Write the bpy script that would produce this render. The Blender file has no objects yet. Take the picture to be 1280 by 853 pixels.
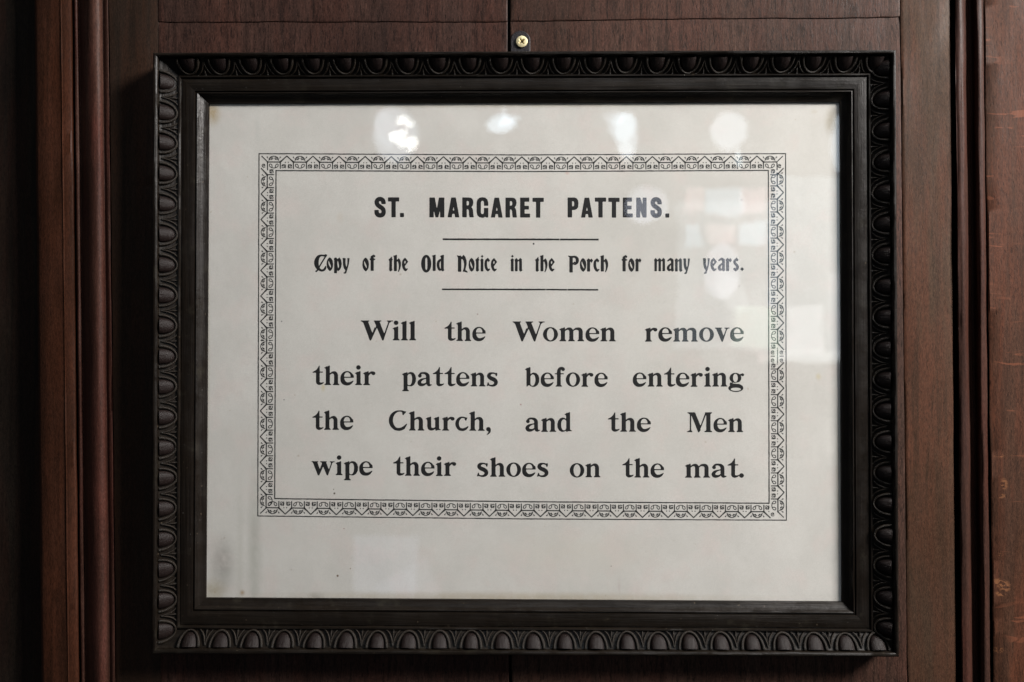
import bpy, math, random
import numpy as np
from mathutils import Matrix, Vector

random.seed(7)
rng = np.random.default_rng(7)
C = bpy.context.scene.collection
scene = bpy.context.scene

# ------------------------------------------------------------------ camera
YAW, PITCH, ROLL, DIST = 0.01495, 0.00686, -0.00174, 0.50265
FOC = 28 / 36 * 1280


def rot3(yaw, pitch, roll):
    cy, sy, cp, sp, cr, sr = math.cos(yaw), math.sin(yaw), math.cos(pitch), math.sin(pitch), math.cos(roll), math.sin(roll)
    return (np.array([[cy, -sy, 0], [sy, cy, 0], [0, 0, 1]]) @ np.array([[1, 0, 0], [0, cp, -sp], [0, sp, cp]])
            @ np.array([[cr, 0, sr], [0, 1, 0], [-sr, 0, cr]]))


R3 = rot3(YAW, PITCH, ROLL)


def ray(px, py):
    return R3 @ np.array([(px - 640) / FOC, 1.0, -(py - 426.5) / FOC])


def at(px, py, h=0.0):
    """point of the photograph measured on the plane h metres in front of the wall"""
    d = ray(px, py)
    t = (DIST - h) / d[1]
    return np.array([t * d[0], -h, t * d[2]])


def behind(px, py, dist):
    """where the mirror image seen at px, py on the glass really stands, dist metres in front of the wall"""
    d = ray(px, py)
    g = at(px, py, 0.0065)
    t = (dist - 0.0065) / d[1]
    return g + t * np.array([d[0], -d[1], d[2]])


cam_data = bpy.data.cameras.new('camera')
cam = bpy.data.objects.new('camera', cam_data)
C.objects.link(cam)
scene.camera = cam
cam_data.lens = 28
cam_data.sensor_width = 36
cam_data.clip_start = 0.02
cam_data.clip_end = 60
M4 = Matrix.Identity(4)
for i in range(3):
    M4[i][0] = R3[i][0]
    M4[i][1] = R3[i][2]
    M4[i][2] = -R3[i][1]
M4.translation = Vector((0, -DIST, 0))
cam.matrix_world = M4
cam_data.dof.use_dof = True
cam_data.dof.focus_distance = DIST - 0.006
cam_data.dof.aperture_fstop = 6.0

# ------------------------------------------------------------------ light
world = bpy.data.worlds.new('World')
scene.world = world
world.use_nodes = True
bg = world.node_tree.nodes['Background']
bg.inputs[0].default_value = (0.80, 0.88, 1.0, 1)
bg.inputs[1].default_value = 0.038
scene.view_settings.view_transform = 'Standard'
scene.view_settings.look = 'None'
scene.view_settings.exposure = 0
scene.view_settings.gamma = 1


def area(name, loc, target, sx, sy, power, col=(1, 1, 1), shape='RECTANGLE', spin=0.0):
    l = bpy.data.lights.new(name, 'AREA')
    l.shape = shape
    l.size, l.size_y = sx, sy
    l.energy = power
    l.color = col
    o = bpy.data.objects.new(name, l)
    C.objects.link(o)
    o.location = loc
    q = (Vector(target) - Vector(loc)).to_track_quat('-Z', 'Y')
    o.rotation_mode = 'QUATERNION'
    o.rotation_quaternion = q @ Matrix.Rotation(spin, 3, 'Z').to_quaternion()
    return o


area('side_window_light', (1.30, -0.74, 0.90), (0.05, 0, 0.0), 0.42, 0.50, 73, (1.0, 0.962, 0.93))
area('high_window_light', (0.25, -1.5, 1.9), (0.05, 0, 0.0), 0.7, 0.4, 7, (0.82, 0.91, 1.0))


def mirrored(px, py, rx, ry, radiance, col=(1, 1, 1), spin=0, shape='ELLIPSE', dist=6.0):
    """a window or lamp of the room, seen as a reflection in the glass"""
    p = behind(px, py, dist)
    k = (dist + DIST) / FOC
    sx, sy = 2 * rx * k, 2 * ry * k
    a = sx * sy * (math.pi / 4 if shape == 'ELLIPSE' else 1)
    return area('distant_window_light' if shape == 'ELLIPSE' else 'distant_wall_light', p, p + np.array([0, 1, 0]), sx, sy,
                radiance * math.pi * a, col, shape, spin)


BL = (0.76, 0.88, 1.0)
REFL = [
    # row of high windows, seen only as a sheen on the timber above the glass
    (800, 30, 260, 58, 0.75, (0.78, 0.88, 1.0), 0, 'RECTANGLE'),
    # round-headed window with a chandelier before it
    (494, 169, 26, 33, 2.4, (0.78, 0.87, 1.0), 0, 'ELLIPSE'), (485, 163, 14, 24, 1.0, BL, 0.1, 'ELLIPSE'),
    (503, 150, 4.5, 4, 14, (1, 1, .95), 0, 'ELLIPSE'), (511, 155, 4, 4, 12, (1, 1, .95), 0, 'ELLIPSE'),
    (494, 172, 4.5, 6, 12, (1, 1, .95), 0, 'ELLIPSE'), (503, 168, 5.5, 5, 12, (1, 1, .95), 0, 'ELLIPSE'),
    (503, 178, 4, 4.5, 13, (1, 1, .95), 0, 'ELLIPSE'), (513, 179, 4.5, 6, 14, (1, .98, .9), 0, 'ELLIPSE'),
    # pendant lamp
    (626, 154, 19, 14, 5.2, (0.72, 0.87, 1.0), -0.1, 'ELLIPSE'), (635, 148, 14, 7, 3.6, (0.72, 0.87, 1.0), 0.3, 'ELLIPSE'),
    (629, 137, 3, 6, 3, BL, 0, 'RECTANGLE'), (626, 184, 9, 8, 0.5, (1, .97, .93), 0, 'ELLIPSE'),
    # bright side-lit window
    (778, 160, 18, 17, 2.9, (0.70, 0.86, 1.0), -0.35, 'ELLIPSE'), (768, 149, 12, 7, 2.0, (0.70, 0.86, 1.0), -0.2, 'ELLIPSE'),
    (784, 170, 15, 28, 2.9, (0.74, 0.88, 1.0), 0.12, 'ELLIPSE'), (784, 190, 8, 15, 2.2, (0.84, 0.92, 1.0), 0.1, 'ELLIPSE'),
    # pale window
    (911, 165, 25, 24, 2.9, (0.80, 0.89, 1.0), 0, 'ELLIPSE'), (926, 199, 4.5, 12, 4.5, (0.8, 0.93, 1.0), 0, 'ELLIPSE'),
    (1047, 180, 10, 34, 3.5, (0.76, 0.88, 1.0), 0.08, 'ELLIPSE'),
    # soft pale patches over the lettering
    (809, 257, 28, 22, 2.0, (0.78, 0.84, 1.0), 0, 'ELLIPSE'), (806, 262, 14, 18, 0.9, (0.86, 0.88, 1.0), 0, 'ELLIPSE'),
    (903, 338, 23, 36, 2.0, (0.86, 0.86, 1.0), 0, 'ELLIPSE'), (915, 365, 16, 32, 0.9, (0.93, 0.95, 1.0), 0.5, 'ELLIPSE'),
    # pale green wall with panels
    (1030, 335, 62, 115, 1.25, (0.74, 0.90, 1.0), 0.0, 'RECTANGLE'), (905, 345, 60, 92, 0.9, (0.78, 0.92, 1.0), 0.0, 'RECTANGLE'),
    (1005, 412, 24, 29, 1.6, (0.98, 0.96, 1.0), 0, 'RECTANGLE'), (1010, 446, 62, 7, 1.3, (1, 1, 1), 0, 'RECTANGLE'),
    (1046, 390, 9, 55, 1.0, (1.0, 0.97, 1.0), 0, 'RECTANGLE'), (942, 410, 22, 25, 1.5, (0.78, 1.0, 0.78), 0, 'RECTANGLE'),
    (905, 253, 22, 13, 2.2, (0.62, 0.84, 1.0), 0, 'RECTANGLE'), (941, 253, 17, 13, 1.8, (1.0, 0.66, 0.70), 0, 'RECTANGLE'),
    (868, 250, 13, 12, 1.7, (1.0, 0.70, 0.70), 0, 'RECTANGLE'), (866, 293, 11, 14, 1.9, (0.62, 0.84, 1.0), 0, 'RECTANGLE'),
    (902, 290, 18, 12, 1.7, (1.0, 0.72, 0.70), 0, 'RECTANGLE'), (943, 291, 17, 13, 2.3, (0.62, 0.84, 1.0), 0, 'RECTANGLE'),
    (966, 300, 3.5, 85, 1.4, (0.55, 0.75, 1.0), 0, 'RECTANGLE'), (966, 420, 3.5, 32, 1.3, (0.6, 1.0, 0.6), 0, 'RECTANGLE'),
    # pale floor patch low down
    (480, 705, 40, 34, 0.8, (0.72, 0.78, 1.0), 0.0, 'RECTANGLE'), (510, 735, 34, 24, 0.45, (0.72, 0.78, 1.0), 0.5, 'RECTANGLE'),
]
for q, r in enumerate(REFL):
    mirrored(*r, dist=6.0 + 0.01 * q)


# ------------------------------------------------------------------ helpers
def noise1(n, scale, seed):
    """smooth 1-D noise sampled n times, unit amplitude"""
    r = np.random.default_rng(seed)
    k = max(4, int(n / scale) + 4)
    g = r.uniform(-1, 1, k)
    x = np.linspace(0, k - 3.001, n)
    i = x.astype(int)
    f = x - i
    f = f * f * (3 - 2 * f)
    return g[i] * (1 - f) + g[i + 1] * f


def mesh_obj(name, verts, faces, mat, parent=None, smooth=False):
    me = bpy.data.meshes.new(name)
    me.from_pydata([tuple(v) for v in verts], [], [tuple(f) for f in faces])
    me.update()
    if smooth:
        me.polygons.foreach_set('use_smooth', [True] * len(me.polygons))
    me.materials.append(mat)
    o = bpy.data.objects.new(name, me)
    C.objects.link(o)
    if parent:
        o.parent = parent
    return o


def share(name, me, parent, mw):
    o = bpy.data.objects.new(name, me)
    C.objects.link(o)
    o.parent = parent
    o.matrix_world = mw
    return o


def grid_faces(nr, nc, off=0, flip=False, wrap=False):
    f = []
    for i in range(nr - 1):
        for j in range(nc if wrap else nc - 1):
            k = (j + 1) % nc
            q = (off + i * nc + j, off + i * nc + k, off + (i + 1) * nc + k, off + (i + 1) * nc + j)
            f.append(q[::-1] if flip else q)
    return f


def empty(name, loc=(0, 0, 0)):
    o = bpy.data.objects.new(name, None)
    C.objects.link(o)
    o.empty_display_size = 0.02
    return o


# ------------------------------------------------------------------ materials
class NT:
    def __init__(self, name):
        self.m = bpy.data.materials.new(name)
        self.m.use_nodes = True
        self.t = self.m.node_tree
        self.n = self.t.nodes
        self.b = self.n['Principled BSDF']
        self.co = self.n.new('ShaderNodeTexCoord').outputs['Object']

    def lk(self, a, b):
        self.t.links.new(a, b)

    def val(self, sock, v):
        if hasattr(v, 'is_output'):
            self.lk(v, sock)
        else:
            sock.default_value = v

    def noise(self, scale, detail=4, rough=0.6, stretch=(1, 1, 1), dist=0.0, loc=(0, 0, 0)):
        mp = self.n.new('ShaderNodeMapping')
        mp.inputs['Scale'].default_value = stretch
        mp.inputs['Location'].default_value = loc
        self.lk(self.co, mp.inputs[0])
        n = self.n.new('ShaderNodeTexNoise')
        n.inputs['Scale'].default_value = scale
        n.inputs['Detail'].default_value = detail
        n.inputs['Roughness'].default_value = rough
        n.inputs['Distortion'].default_value = dist
        self.lk(mp.outputs[0], n.inputs['Vector'])
        return n.outputs['Fac']

    def ramp(self, fac, a, b, lo=0.0, hi=1.0):
        r = self.n.new('ShaderNodeMapRange')
        r.interpolation_type = 'SMOOTHSTEP'
        self.val(r.inputs['Value'], fac)
        for k, v in (('From Min', a), ('From Max', b), ('To Min', lo), ('To Max', hi)):
            r.inputs[k].default_value = v
        return r.outputs[0]

    def mix(self, fac, a, b, mode='MIX'):
        r = self.n.new('ShaderNodeMix')
        r.data_type = 'RGBA'
        r.blend_type = mode
        self.val(r.inputs[0], fac)
        self.val(r.inputs[6], a if hasattr(a, 'is_output') else (*a, 1))
        self.val(r.inputs[7], b if hasattr(b, 'is_output') else (*b, 1))
        return r.outputs[2]

    def math(self, op, a, b=0.0, clamp=False):
        r = self.n.new('ShaderNodeMath')
        r.operation = op
        r.use_clamp = clamp
        self.val(r.inputs[0], a)
        self.val(r.inputs[1], b)
        return r.outputs[0]

    def spot(self, c, rx, rz, soft=1.0):
        """1 inside an ellipse of the surface, fading to 0 at its rim (a stain)"""
        mp = self.n.new('ShaderNodeMapping')
        mp.inputs['Location'].default_value = (-c[0] / rx, 0, -c[2] / rz)
        mp.inputs['Scale'].default_value = (1 / rx, 0, 1 / rz)
        self.lk(self.co, mp.inputs[0])
        l = self.n.new('ShaderNodeVectorMath')
        l.operation = 'LENGTH'
        self.lk(mp.outputs[0], l.inputs[0])
        return self.ramp(l.outputs['Value'], 1.0, 1.0 - soft)

    def bump(self, h, dist=0.0004, strength=1.0, prev=None):
        b = self.n.new('ShaderNodeBump')
        b.inputs['Distance'].default_value = dist
        b.inputs['Strength'].default_value = strength
        self.lk(h, b.inputs['Height'])
        if prev is not None:
            self.lk(prev, b.inputs['Normal'])
        return b.outputs[0]


def wood(name, c_dark, c_mid, c_red, rough=0.45, seed=0.0, pore=0.5, comb=0.0, rays=False, bump=0.00022, cross=False, spec=0.12):
    """old oak, grain along z (along x when cross)"""
    t = NT(name)
    st = (1, 1, 0.045) if not cross else (0.045, 1, 1)
    L = (seed, seed * 1.7, seed * 0.6)
    fine = t.noise(430, 4, 0.6, (1, 1, 0.09) if not cross else (.09, 1, 1), 0.5, L)
    broad = t.noise(75, 4, 0.6, (1, 1, 0.09) if not cross else (0.09, 1, 1), 0.6, L)
    patch = t.noise(14, 4, 0.62, (1, 1, 0.4) if not cross else (.4, 1, 1), 0.5, L)
    c_half = tuple(0.45 * a_ + 0.55 * b_ for a_, b_ in zip(c_dark, c_mid))
    col = t.mix(t.ramp(fine, 0.30, 0.70), c_half, c_mid)
    col = t.mix(t.ramp(broad, 0.38, 0.62, 0, 0.9), col, c_red)
    streak = t.noise(190, 3, 0.6, (1, 1, 0.05), 0.4, (seed, 3, seed))
    col = t.mix(t.ramp(streak, 0.48, 0.70, 0.0, 0.65), col, tuple(x * 0.9 for x in c_dark))
    if comb:
        cb = t.noise(620, 3, 0.7, (1, 1, 0.11), 0.15, (seed * 3, 5, 2))
        col = t.mix(t.ramp(cb, 0.50, 0.66, 0.0, comb), col, tuple(x * 0.6 for x in c_dark))
        cb2 = t.noise(480, 3, 0.7, (1, 1, 0.13), 0.15, (seed * 4, 1, 9))
        col = t.mix(t.ramp(cb2, 0.58, 0.74, 0.0, comb * 0.6), col, tuple(x * 1.7 for x in c_mid))
    col = t.mix(t.ramp(patch, 0.38, 0.66, 0.0, 0.55), col, c_dark)
    dash = t.noise(1300, 2, 0.5, (1, 1, 0.16), 0.2, L)
    pores = t.ramp(dash, 0.60, 0.70)
    col = t.mix(t.math('MULTIPLY', pores, pore), col, tuple(x * 0.25 for x in c_dark))
    fib = t.noise(1700, 3, 0.7, (1, 1, 0.22), 0.4, (seed * 2, 0, seed))
    col = t.mix(t.ramp(fib, 0.35, 0.70, 0.0, 0.60), col, tuple(x * 0.42 for x in c_dark))
    lum = t.noise(2300, 2, 0.6, (1, 1, 0.35), 0.0, L)
    col = t.mix(t.ramp(lum, 0.52, 0.78, 0.0, 0.45), col, tuple(min(1, x * 1.5) for x in c_mid))
    scr = t.noise(260, 6, 0.8, (1, 1, 0.5), 2.5, (seed, 4, 1))
    col = t.mix(t.math('MULTIPLY', t.ramp(scr, 0.66, 0.72), 0.5), col, tuple(min(1, x * 1.9) for x in c_mid))
    if rays:
        # medullary flecks: pale crooked flakes crossing the grain
        mp = t.n.new('ShaderNodeMapping')
        mp.inputs['Rotation'].default_value = (0, math.radians(-38), 0)
        mp.inputs['Scale'].default_value = (0.16, 1, 1.0)
        t.lk(t.co, mp.inputs[0])
        n = t.n.new('ShaderNodeTexNoise')
        n.inputs['Scale'].default_value = 190
        n.inputs['Detail'].default_value = 2
        n.inputs['Distortion'].default_value = 1.2
        t.lk(mp.outputs[0], n.inputs['Vector'])
        reg = t.noise(30, 2, 0.5, (1, 1, 1), 0.2, (3, 1, 7))
        fl = t.math('MULTIPLY', t.ramp(n.outputs['Fac'], 0.62, 0.66), t.ramp(reg, 0.44, 0.60))
        col = t.mix(t.math('MULTIPLY', fl, 0.55), col, tuple(min(1, x * 1.9) for x in c_red))
        flk = t.noise(420, 2, 0.5, (1, 1, 1.6), 0.8, (2, 2, 2))
        for (px, py, rx, rz) in ((1254, 605, 3, 8), (1250, 620, 4.5, 3), (1246, 728, 4, 6), (1255, 733, 4.5, 8), (1250, 742, 5, 3.5), (1252, 570, 7, 2), (1247, 693, 3, 3), (1246, 812, 5, 4)):
            c = at(px, py)
            s = t.spot(c, rx * .0010, rz * .0006, 0.6)
            s = t.math('MULTIPLY', s, t.ramp(flk, 0.46, 0.56))
            col = t.mix(t.math('MULTIPLY', s, 0.75), col, (0.20, 0.085, 0.038))
    t.lk(col, t.b.inputs['Base Color'])
    rg = t.ramp(t.noise(40, 5, 0.7, (1, 1, 0.3), 0, L), 0.3, 0.7, rough - 0.02, rough + 0.20)
    t.lk(rg, t.b.inputs['Roughness'])
    t.b.inputs['Specular IOR Level'].default_value = spec
    b1 = t.bump(fine, bump, 0.35)
    b2 = t.bump(t.math('SUBTRACT', 1.0, pores), 0.00010, 0.35, b1)
    b2 = t.bump(fib, 0.0001, 0.5, b2)
    b3 = t.bump(t.noise(120, 4, 0.6, (1, 1, 0.5), 0, L), 0.0005, 0.5, b2)
    t.lk(b3, t.b.inputs['Normal'])
    return t.m


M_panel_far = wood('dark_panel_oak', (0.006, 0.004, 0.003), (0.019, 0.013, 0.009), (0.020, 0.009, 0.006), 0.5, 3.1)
M_mould = wood('red_brown_oak', (0.020, 0.008, 0.004), (0.054, 0.020, 0.011), (0.080, 0.026, 0.013), 0.42, 9.3, 0.3)
M_mould2 = wood('plum_brown_oak', (0.030, 0.013, 0.009), (0.095, 0.045, 0.032), (0.080, 0.025, 0.018), 0.40, 5.7, 0.3)
M_stile_l = wood('shaded_stile_oak', (0.012, 0.008, 0.005), (0.032, 0.018, 0.012), (0.036, 0.016, 0.009), 0.5, 7.7, 0.3)  # oak tone darkened to carry the shade the frame casts beside it
M_board = wood('scraped_board_oak', (0.018, 0.010, 0.008), (0.072, 0.037, 0.028), (0.066, 0.028, 0.020), 0.46, 1.3, 0.7, 0.75, bump=0.00035)
M_board2 = wood('scraped_board_oak_right', (0.024, 0.014, 0.010), (0.088, 0.046, 0.033), (0.078, 0.034, 0.024), 0.46, 12.3, 0.7, 0.75, bump=0.00035)
M_stile_r = wood('light_brown_stile_oak', (0.038, 0.022, 0.013), (0.080, 0.044, 0.026), (0.100, 0.038, 0.021), 0.5, 17.3, 0.35, 0.25)
M_mould_r = wood('worn_moulding_oak', (0.024, 0.012, 0.009), (0.060, 0.028, 0.020), (0.058, 0.021, 0.014), 0.42, 21.3, 0.4)
M_plank_r = wood('rayed_plank_oak', (0.034, 0.016, 0.009), (0.080, 0.036, 0.021), (0.104, 0.035, 0.018), 0.48, 31.3, 0.6, 0.35, rays=True)


def dark(name, col, rough):
    t = NT(name)
    t.lk(t.mix(t.ramp(t.noise(300, 4), 0.35, 0.7), col, tuple(c * 0.5 for c in col)), t.b.inputs['Base Color'])
    t.b.inputs['Roughness'].default_value = rough
    return t.m


M_back = dark('shadow_gap_timber', (0.006, 0.004, 0.003), 0.8)


def ebonised(name, cross, tint, rough=0.38, wear=0.35, spec=0.2, grain=0.00030):
    t = NT(name)
    st = (0.03, 1, 1) if cross else (1, 1, 0.03)
    g = t.noise(700, 4, 0.65, st, 0.2)
    mot = t.noise(90, 4, 0.6)
    col = t.mix(t.ramp(g, 0.35, 0.7), tuple(x * 0.55 for x in tint), tint)
    col = t.mix(t.ramp(mot, 0.56, 0.74, 0, wear), col, (0.030, 0.026, 0.018))
    # worn high edges: rubbed through to brown
    geo = t.n.new('ShaderNodeNewGeometry')
    edge = t.math('MULTIPLY', t.ramp(geo.outputs['Pointiness'], 0.53, 0.60), t.ramp(t.noise(160, 5, 0.7), 0.46, 0.62))
    col = t.mix(t.math('MULTIPLY', edge, 0.7), col, (0.085, 0.055, 0.036))
    t.lk(col, t.b.inputs['Base Color'])
    t.lk(t.ramp(t.noise(60, 5, 0.7), 0.3, 0.7, rough - 0.1, rough + 0.12), t.b.inputs['Roughness'])
    t.b.inputs['Specular IOR Level'].default_value = spec
    chip = t.math('MULTIPLY', t.ramp(t.noise(380, 3, 0.6, (1, 1, 1), 0, (6, 2, 9)), 0.70, 0.74), 0.6)
    col = t.mix(chip, col, (0.10, 0.075, 0.05))
    dust = t.math('MULTIPLY', t.ramp(t.noise(1100, 1, 0.5, (1, 1, 1), 0, (2, 6, 3)), 0.80, 0.84), 0.7)
    col = t.mix(dust, col, (0.35, 0.33, 0.30))
    t.lk(col, t.b.inputs['Base Color'])
    t.lk(t.bump(g, grain, 0.9, t.bump(t.noise(420, 3), 0.00018, 0.6)), t.b.inputs['Normal'])
    return t.m


M_fr_h = ebonised('ebonised_oak_horizontal', True, (0.0110, 0.0080, 0.0056))
M_fr_v = ebonised('ebonised_oak_vertical', False, (0.0105, 0.0074, 0.0052))
M_egg = ebonised('ebonised_carving', False, (0.0155, 0.0100, 0.0090), 0.34, 0.35, 0.17, 0.00014)
M_collar = ebonised('ebonised_carving_dusty', False, (0.0118, 0.0095, 0.0070), 0.42, 0.5, 0.2, 0.0002)

# paper
t = NT('aged_paper')
sh_c = lambda px, py: at(px, py, 0.0045)
base = t.mix(t.ramp(t.noise(22, 5, 0.6), 0.32, 0.68), (0.640, 0.606, 0.580), (0.702, 0.666, 0.640))
base = t.mix(t.ramp(t.noise(9, 3, 0.6, (1, 1, .35), 0.3, (9, 1, 4)), 0.45, 0.7, 0, 0.35), base, (0.615, 0.585, 0.550))
base = t.mix(t.ramp(t.noise(60, 3, 0.6, (1, 1, 1), 0, (5, 2, 1)), 0.45, 0.75, 0, 0.45), base, (0.715, 0.610, 0.585))
base = t.mix(t.ramp(t.noise(230, 5, 0.75, (1, 1, 1), 0, (1, 7, 3)), 0.50, 0.78, 0, 0.22), base, (0.50, 0.47, 0.43))
base = t.mix(t.math('MULTIPLY', t.ramp(t.noise(210, 2, 0.5, (1, 1, 1), 0, (8, 8, 2)), 0.735, 0.765), 0.5), base, (0.42, 0.33, 0.25))
base = t.mix(t.ramp(t.noise(1400, 3, 0.7), 0.3, 0.7, 0.0, 0.22), base, (0.42, 0.39, 0.36))
blot = t.noise(160, 5, 0.7)
for (px, py, rx, ry, col, amt) in (
        (265, 142, 15, 20, (0.40, 0.27, 0.11), 0.9), (318, 690, 13, 150, (0.38, 0.37, 0.33), 0.55), (300, 700, 7, 160, (0.45, 0.43, 0.38), 0.28),
        (278, 705, 22, 50, (0.30, 0.28, 0.26), 0.65), (266, 738, 26, 20, (0.38, 0.32, 0.23), 0.7), (303, 741, 5, 5, (0.35, 0.22, 0.10), 0.7),
        (404, 485, 4, 7, (0.60, 0.46, 0.12), 0.55), (1023, 471, 5, 6, (0.60, 0.48, 0.22), 0.5), (1040, 152, 13, 24, (0.34, 0.28, 0.20), 0.8),
        (709, 216, 4, 4, (0.55, 0.25, 0.2), 0.5), (425, 272, 7, 10, (0.60, 0.50, 0.42), 0.35), (1018, 140, 6, 4, (0.5, 0.42, 0.32), 0.4),
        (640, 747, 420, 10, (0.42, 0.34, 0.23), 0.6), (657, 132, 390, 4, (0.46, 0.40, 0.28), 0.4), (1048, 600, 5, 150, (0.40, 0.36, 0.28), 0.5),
        (260, 450, 4, 300, (0.44, 0.40, 0.32), 0.4), (395, 746, 14, 8, (0.30, 0.27, 0.22), 0.5), (774, 732, 3, 16, (0.5, 0.4, 0.38), 0.4),
        (322, 160, 6, 30, (0.5, 0.5, 0.48), 0.3), (720, 690, 160, 40, (0.64, 0.58, 0.52), 0.4)):
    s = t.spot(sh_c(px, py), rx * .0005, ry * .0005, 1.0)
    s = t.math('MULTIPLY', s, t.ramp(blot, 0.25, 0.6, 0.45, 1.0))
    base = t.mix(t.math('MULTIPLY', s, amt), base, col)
for (px, py, r, col) in ((418, 617, 1.7, (.12, .1, .08)), (417, 612, 1.0, (.2, .18, .15)), (422, 720, 1.8, (.15, .1, .06)), (667, 305, 1.6, (.03, .03, .03)),
                         (430, 661, 1.0, (.3, .18, .15)), (352, 402, 1.2, (.2, .2, .2)), (355, 500, 1.1, (.15, .15, .15)), (924, 358, 1.0, (.25, .2, .2)),
                         (927, 250, 1.2, (.3, .25, .25)), (651, 506, 1.5, (.45, .3, .3)), (597, 393, 1.4, (.4, .32, .3)), (764, 708, 1.2, (.35, .3, .28)), (438, 711, 1.1, (.3, .25, .2))):
    base = t.mix(t.spot(sh_c(px, py), r * .0005, r * .0005, 0.6), base, col)
t.lk(base, t.b.inputs['Base Color'])
t.b.inputs['Roughness'].default_value = 0.85
t.b.inputs['Specular IOR Level'].default_value = 0.2
t.lk(t.bump(t.noise(900, 4, 0.7), 0.00004, 0.6, t.bump(t.noise(25, 3), 0.0011, 0.5)), t.b.inputs['Normal'])
M_paper = t.m

t = NT('printing_ink')
t.lk(t.mix(t.ramp(t.noise(1600, 4, 0.7), 0.45, 0.75, 0, 0.35), (0.012, 0.011, 0.012), (0.05, 0.045, 0.045)), t.b.inputs['Base Color'])
t.b.inputs['Roughness'].default_value = 0.6
t.b.inputs['Specular IOR Level'].default_value = 0.3
M_ink = t.m
t = NT('fine_line_ink')
t.lk(t.mix(t.ramp(t.noise(900, 4, 0.7), 0.35, 0.75, 0, 0.5), (0.022, 0.021, 0.022), (0.10, 0.095, 0.09)), t.b.inputs['Base Color'])
t.b.inputs['Roughness'].default_value = 0.7
M_ink2 = t.m

# window glass, slightly wavy, reflecting by angle
t = NT('old_picture_glass')
tr = t.n.new('ShaderNodeBsdfTransparent')
tr.inputs[0].default_value = (0.985, 0.992, 0.985, 1)
gl = t.n.new('ShaderNodeBsdfGlossy')
gl.inputs['Roughness'].default_value = 0.0
lw = t.n.new('ShaderNodeLayerWeight')
lw.inputs[0].default_value = 0.5
f = t.math('MULTIPLY_ADD', t.math('POWER', lw.outputs['Facing'], 5.0), 0.9)
f.node.inputs[2].default_value = 0.043
ms = t.n.new('ShaderNodeMixShader')
t.lk(f, ms.inputs[0])
t.lk(tr.outputs[0], ms.inputs[1])
t.lk(gl.outputs[0], ms.inputs[2])
t.lk(t.bump(t.noise(17, 2, 0.45), 0.00018, 1.0), gl.inputs['Normal'])
t.lk(ms.outputs[0], t.n['Material Output'].inputs[0])
M_glass = t.m

t = NT('brass_screw_metal')
t.lk(t.mix(t.ramp(t.noise(900, 4), 0.4, 0.7), (0.86, 0.76, 0.46), (0.70, 0.58, 0.32)), t.b.inputs['Base Color'])
t.b.inputs['Metallic'].default_value = 0.55
t.b.inputs['Roughness'].default_value = 0.38
M_brass = t.m
t = NT('black_japanned_metal')
t.lk(t.mix(t.ramp(t.noise(900, 4), 0.55, 0.7), (0.014, 0.012, 0.014), (0.045, 0.035, 0.034)), t.b.inputs['Base Color'])
t.b.inputs['Metallic'].default_value = 0.0
t.b.inputs['Specular IOR Level'].default_value = 0.3
t.b.inputs['Roughness'].default_value = 0.5
t.lk(t.bump(t.noise(1300, 4), 0.0003, 0.9), t.b.inputs['Normal'])
M_plate = t.m

# ------------------------------------------------------------------ the panelled wall
wall = empty('wall')
wall['kind'] = 'structure'
wall['label'] = 'dark oak panelled wall of boards and mouldings behind the framed notice'
TOPY, BOTY = -60, 915
seedc = [100]


def strip(name, prof, mat, top=TOPY, bot=BOTY, wob=0.3, rows=150, hw=0.15, label=None):
    """a vertical board or moulding; prof = (px at y=0, px at y=853, height mm) from left to right"""
    V = []
    ys = np.linspace(top, bot, rows)
    seedc[0] += 7
    n = len(prof)
    wx = [noise1(rows, 9, seedc[0] + i) * wob + noise1(rows, 3, seedc[0] + 50 + i) * wob * 0.5 for i in range(n)]
    wh = [noise1(rows, 14, seedc[0] + 90 + i) * hw for i in range(n)]
    for j, y in enumerate(ys):
        for i, (a, b, h) in enumerate(prof):
            x = a + (b - a) * y / 853 + wx[i][j]
            V.append(at(x, y, (h + wh[i][j]) / 1000))
    o = mesh_obj(name, V, grid_faces(rows, n, flip=True), mat, wall, smooth=True)
    o.data.polygons.foreach_set('use_smooth', [False] * len(o.data.polygons)) if n == 4 else None
    if label:
        o['label'] = label
    return o


def curve_prof(a, b, pts, n):
    """resample a profile smoothly (Catmull-Rom)"""
    P = np.array(pts, float)
    P = np.vstack([2 * P[0] - P[1], P, 2 * P[-1] - P[-2]])
    out = []
    for i in range(1, len(P) - 2):
        for k in range(n):
            u = k / n
            out.append(0.5 * ((2 * P[i]) + (-P[i - 1] + P[i + 1]) * u + (2 * P[i - 1] - 5 * P[i] + 4 * P[i + 1] - P[i + 2]) * u * u
                              + (-P[i - 1] + 3 * P[i] - 3 * P[i + 1] + P[i + 2]) * u ** 3))
    out.append(P[-2])
    return [(x, x + b, h) for x, h in out]


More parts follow.
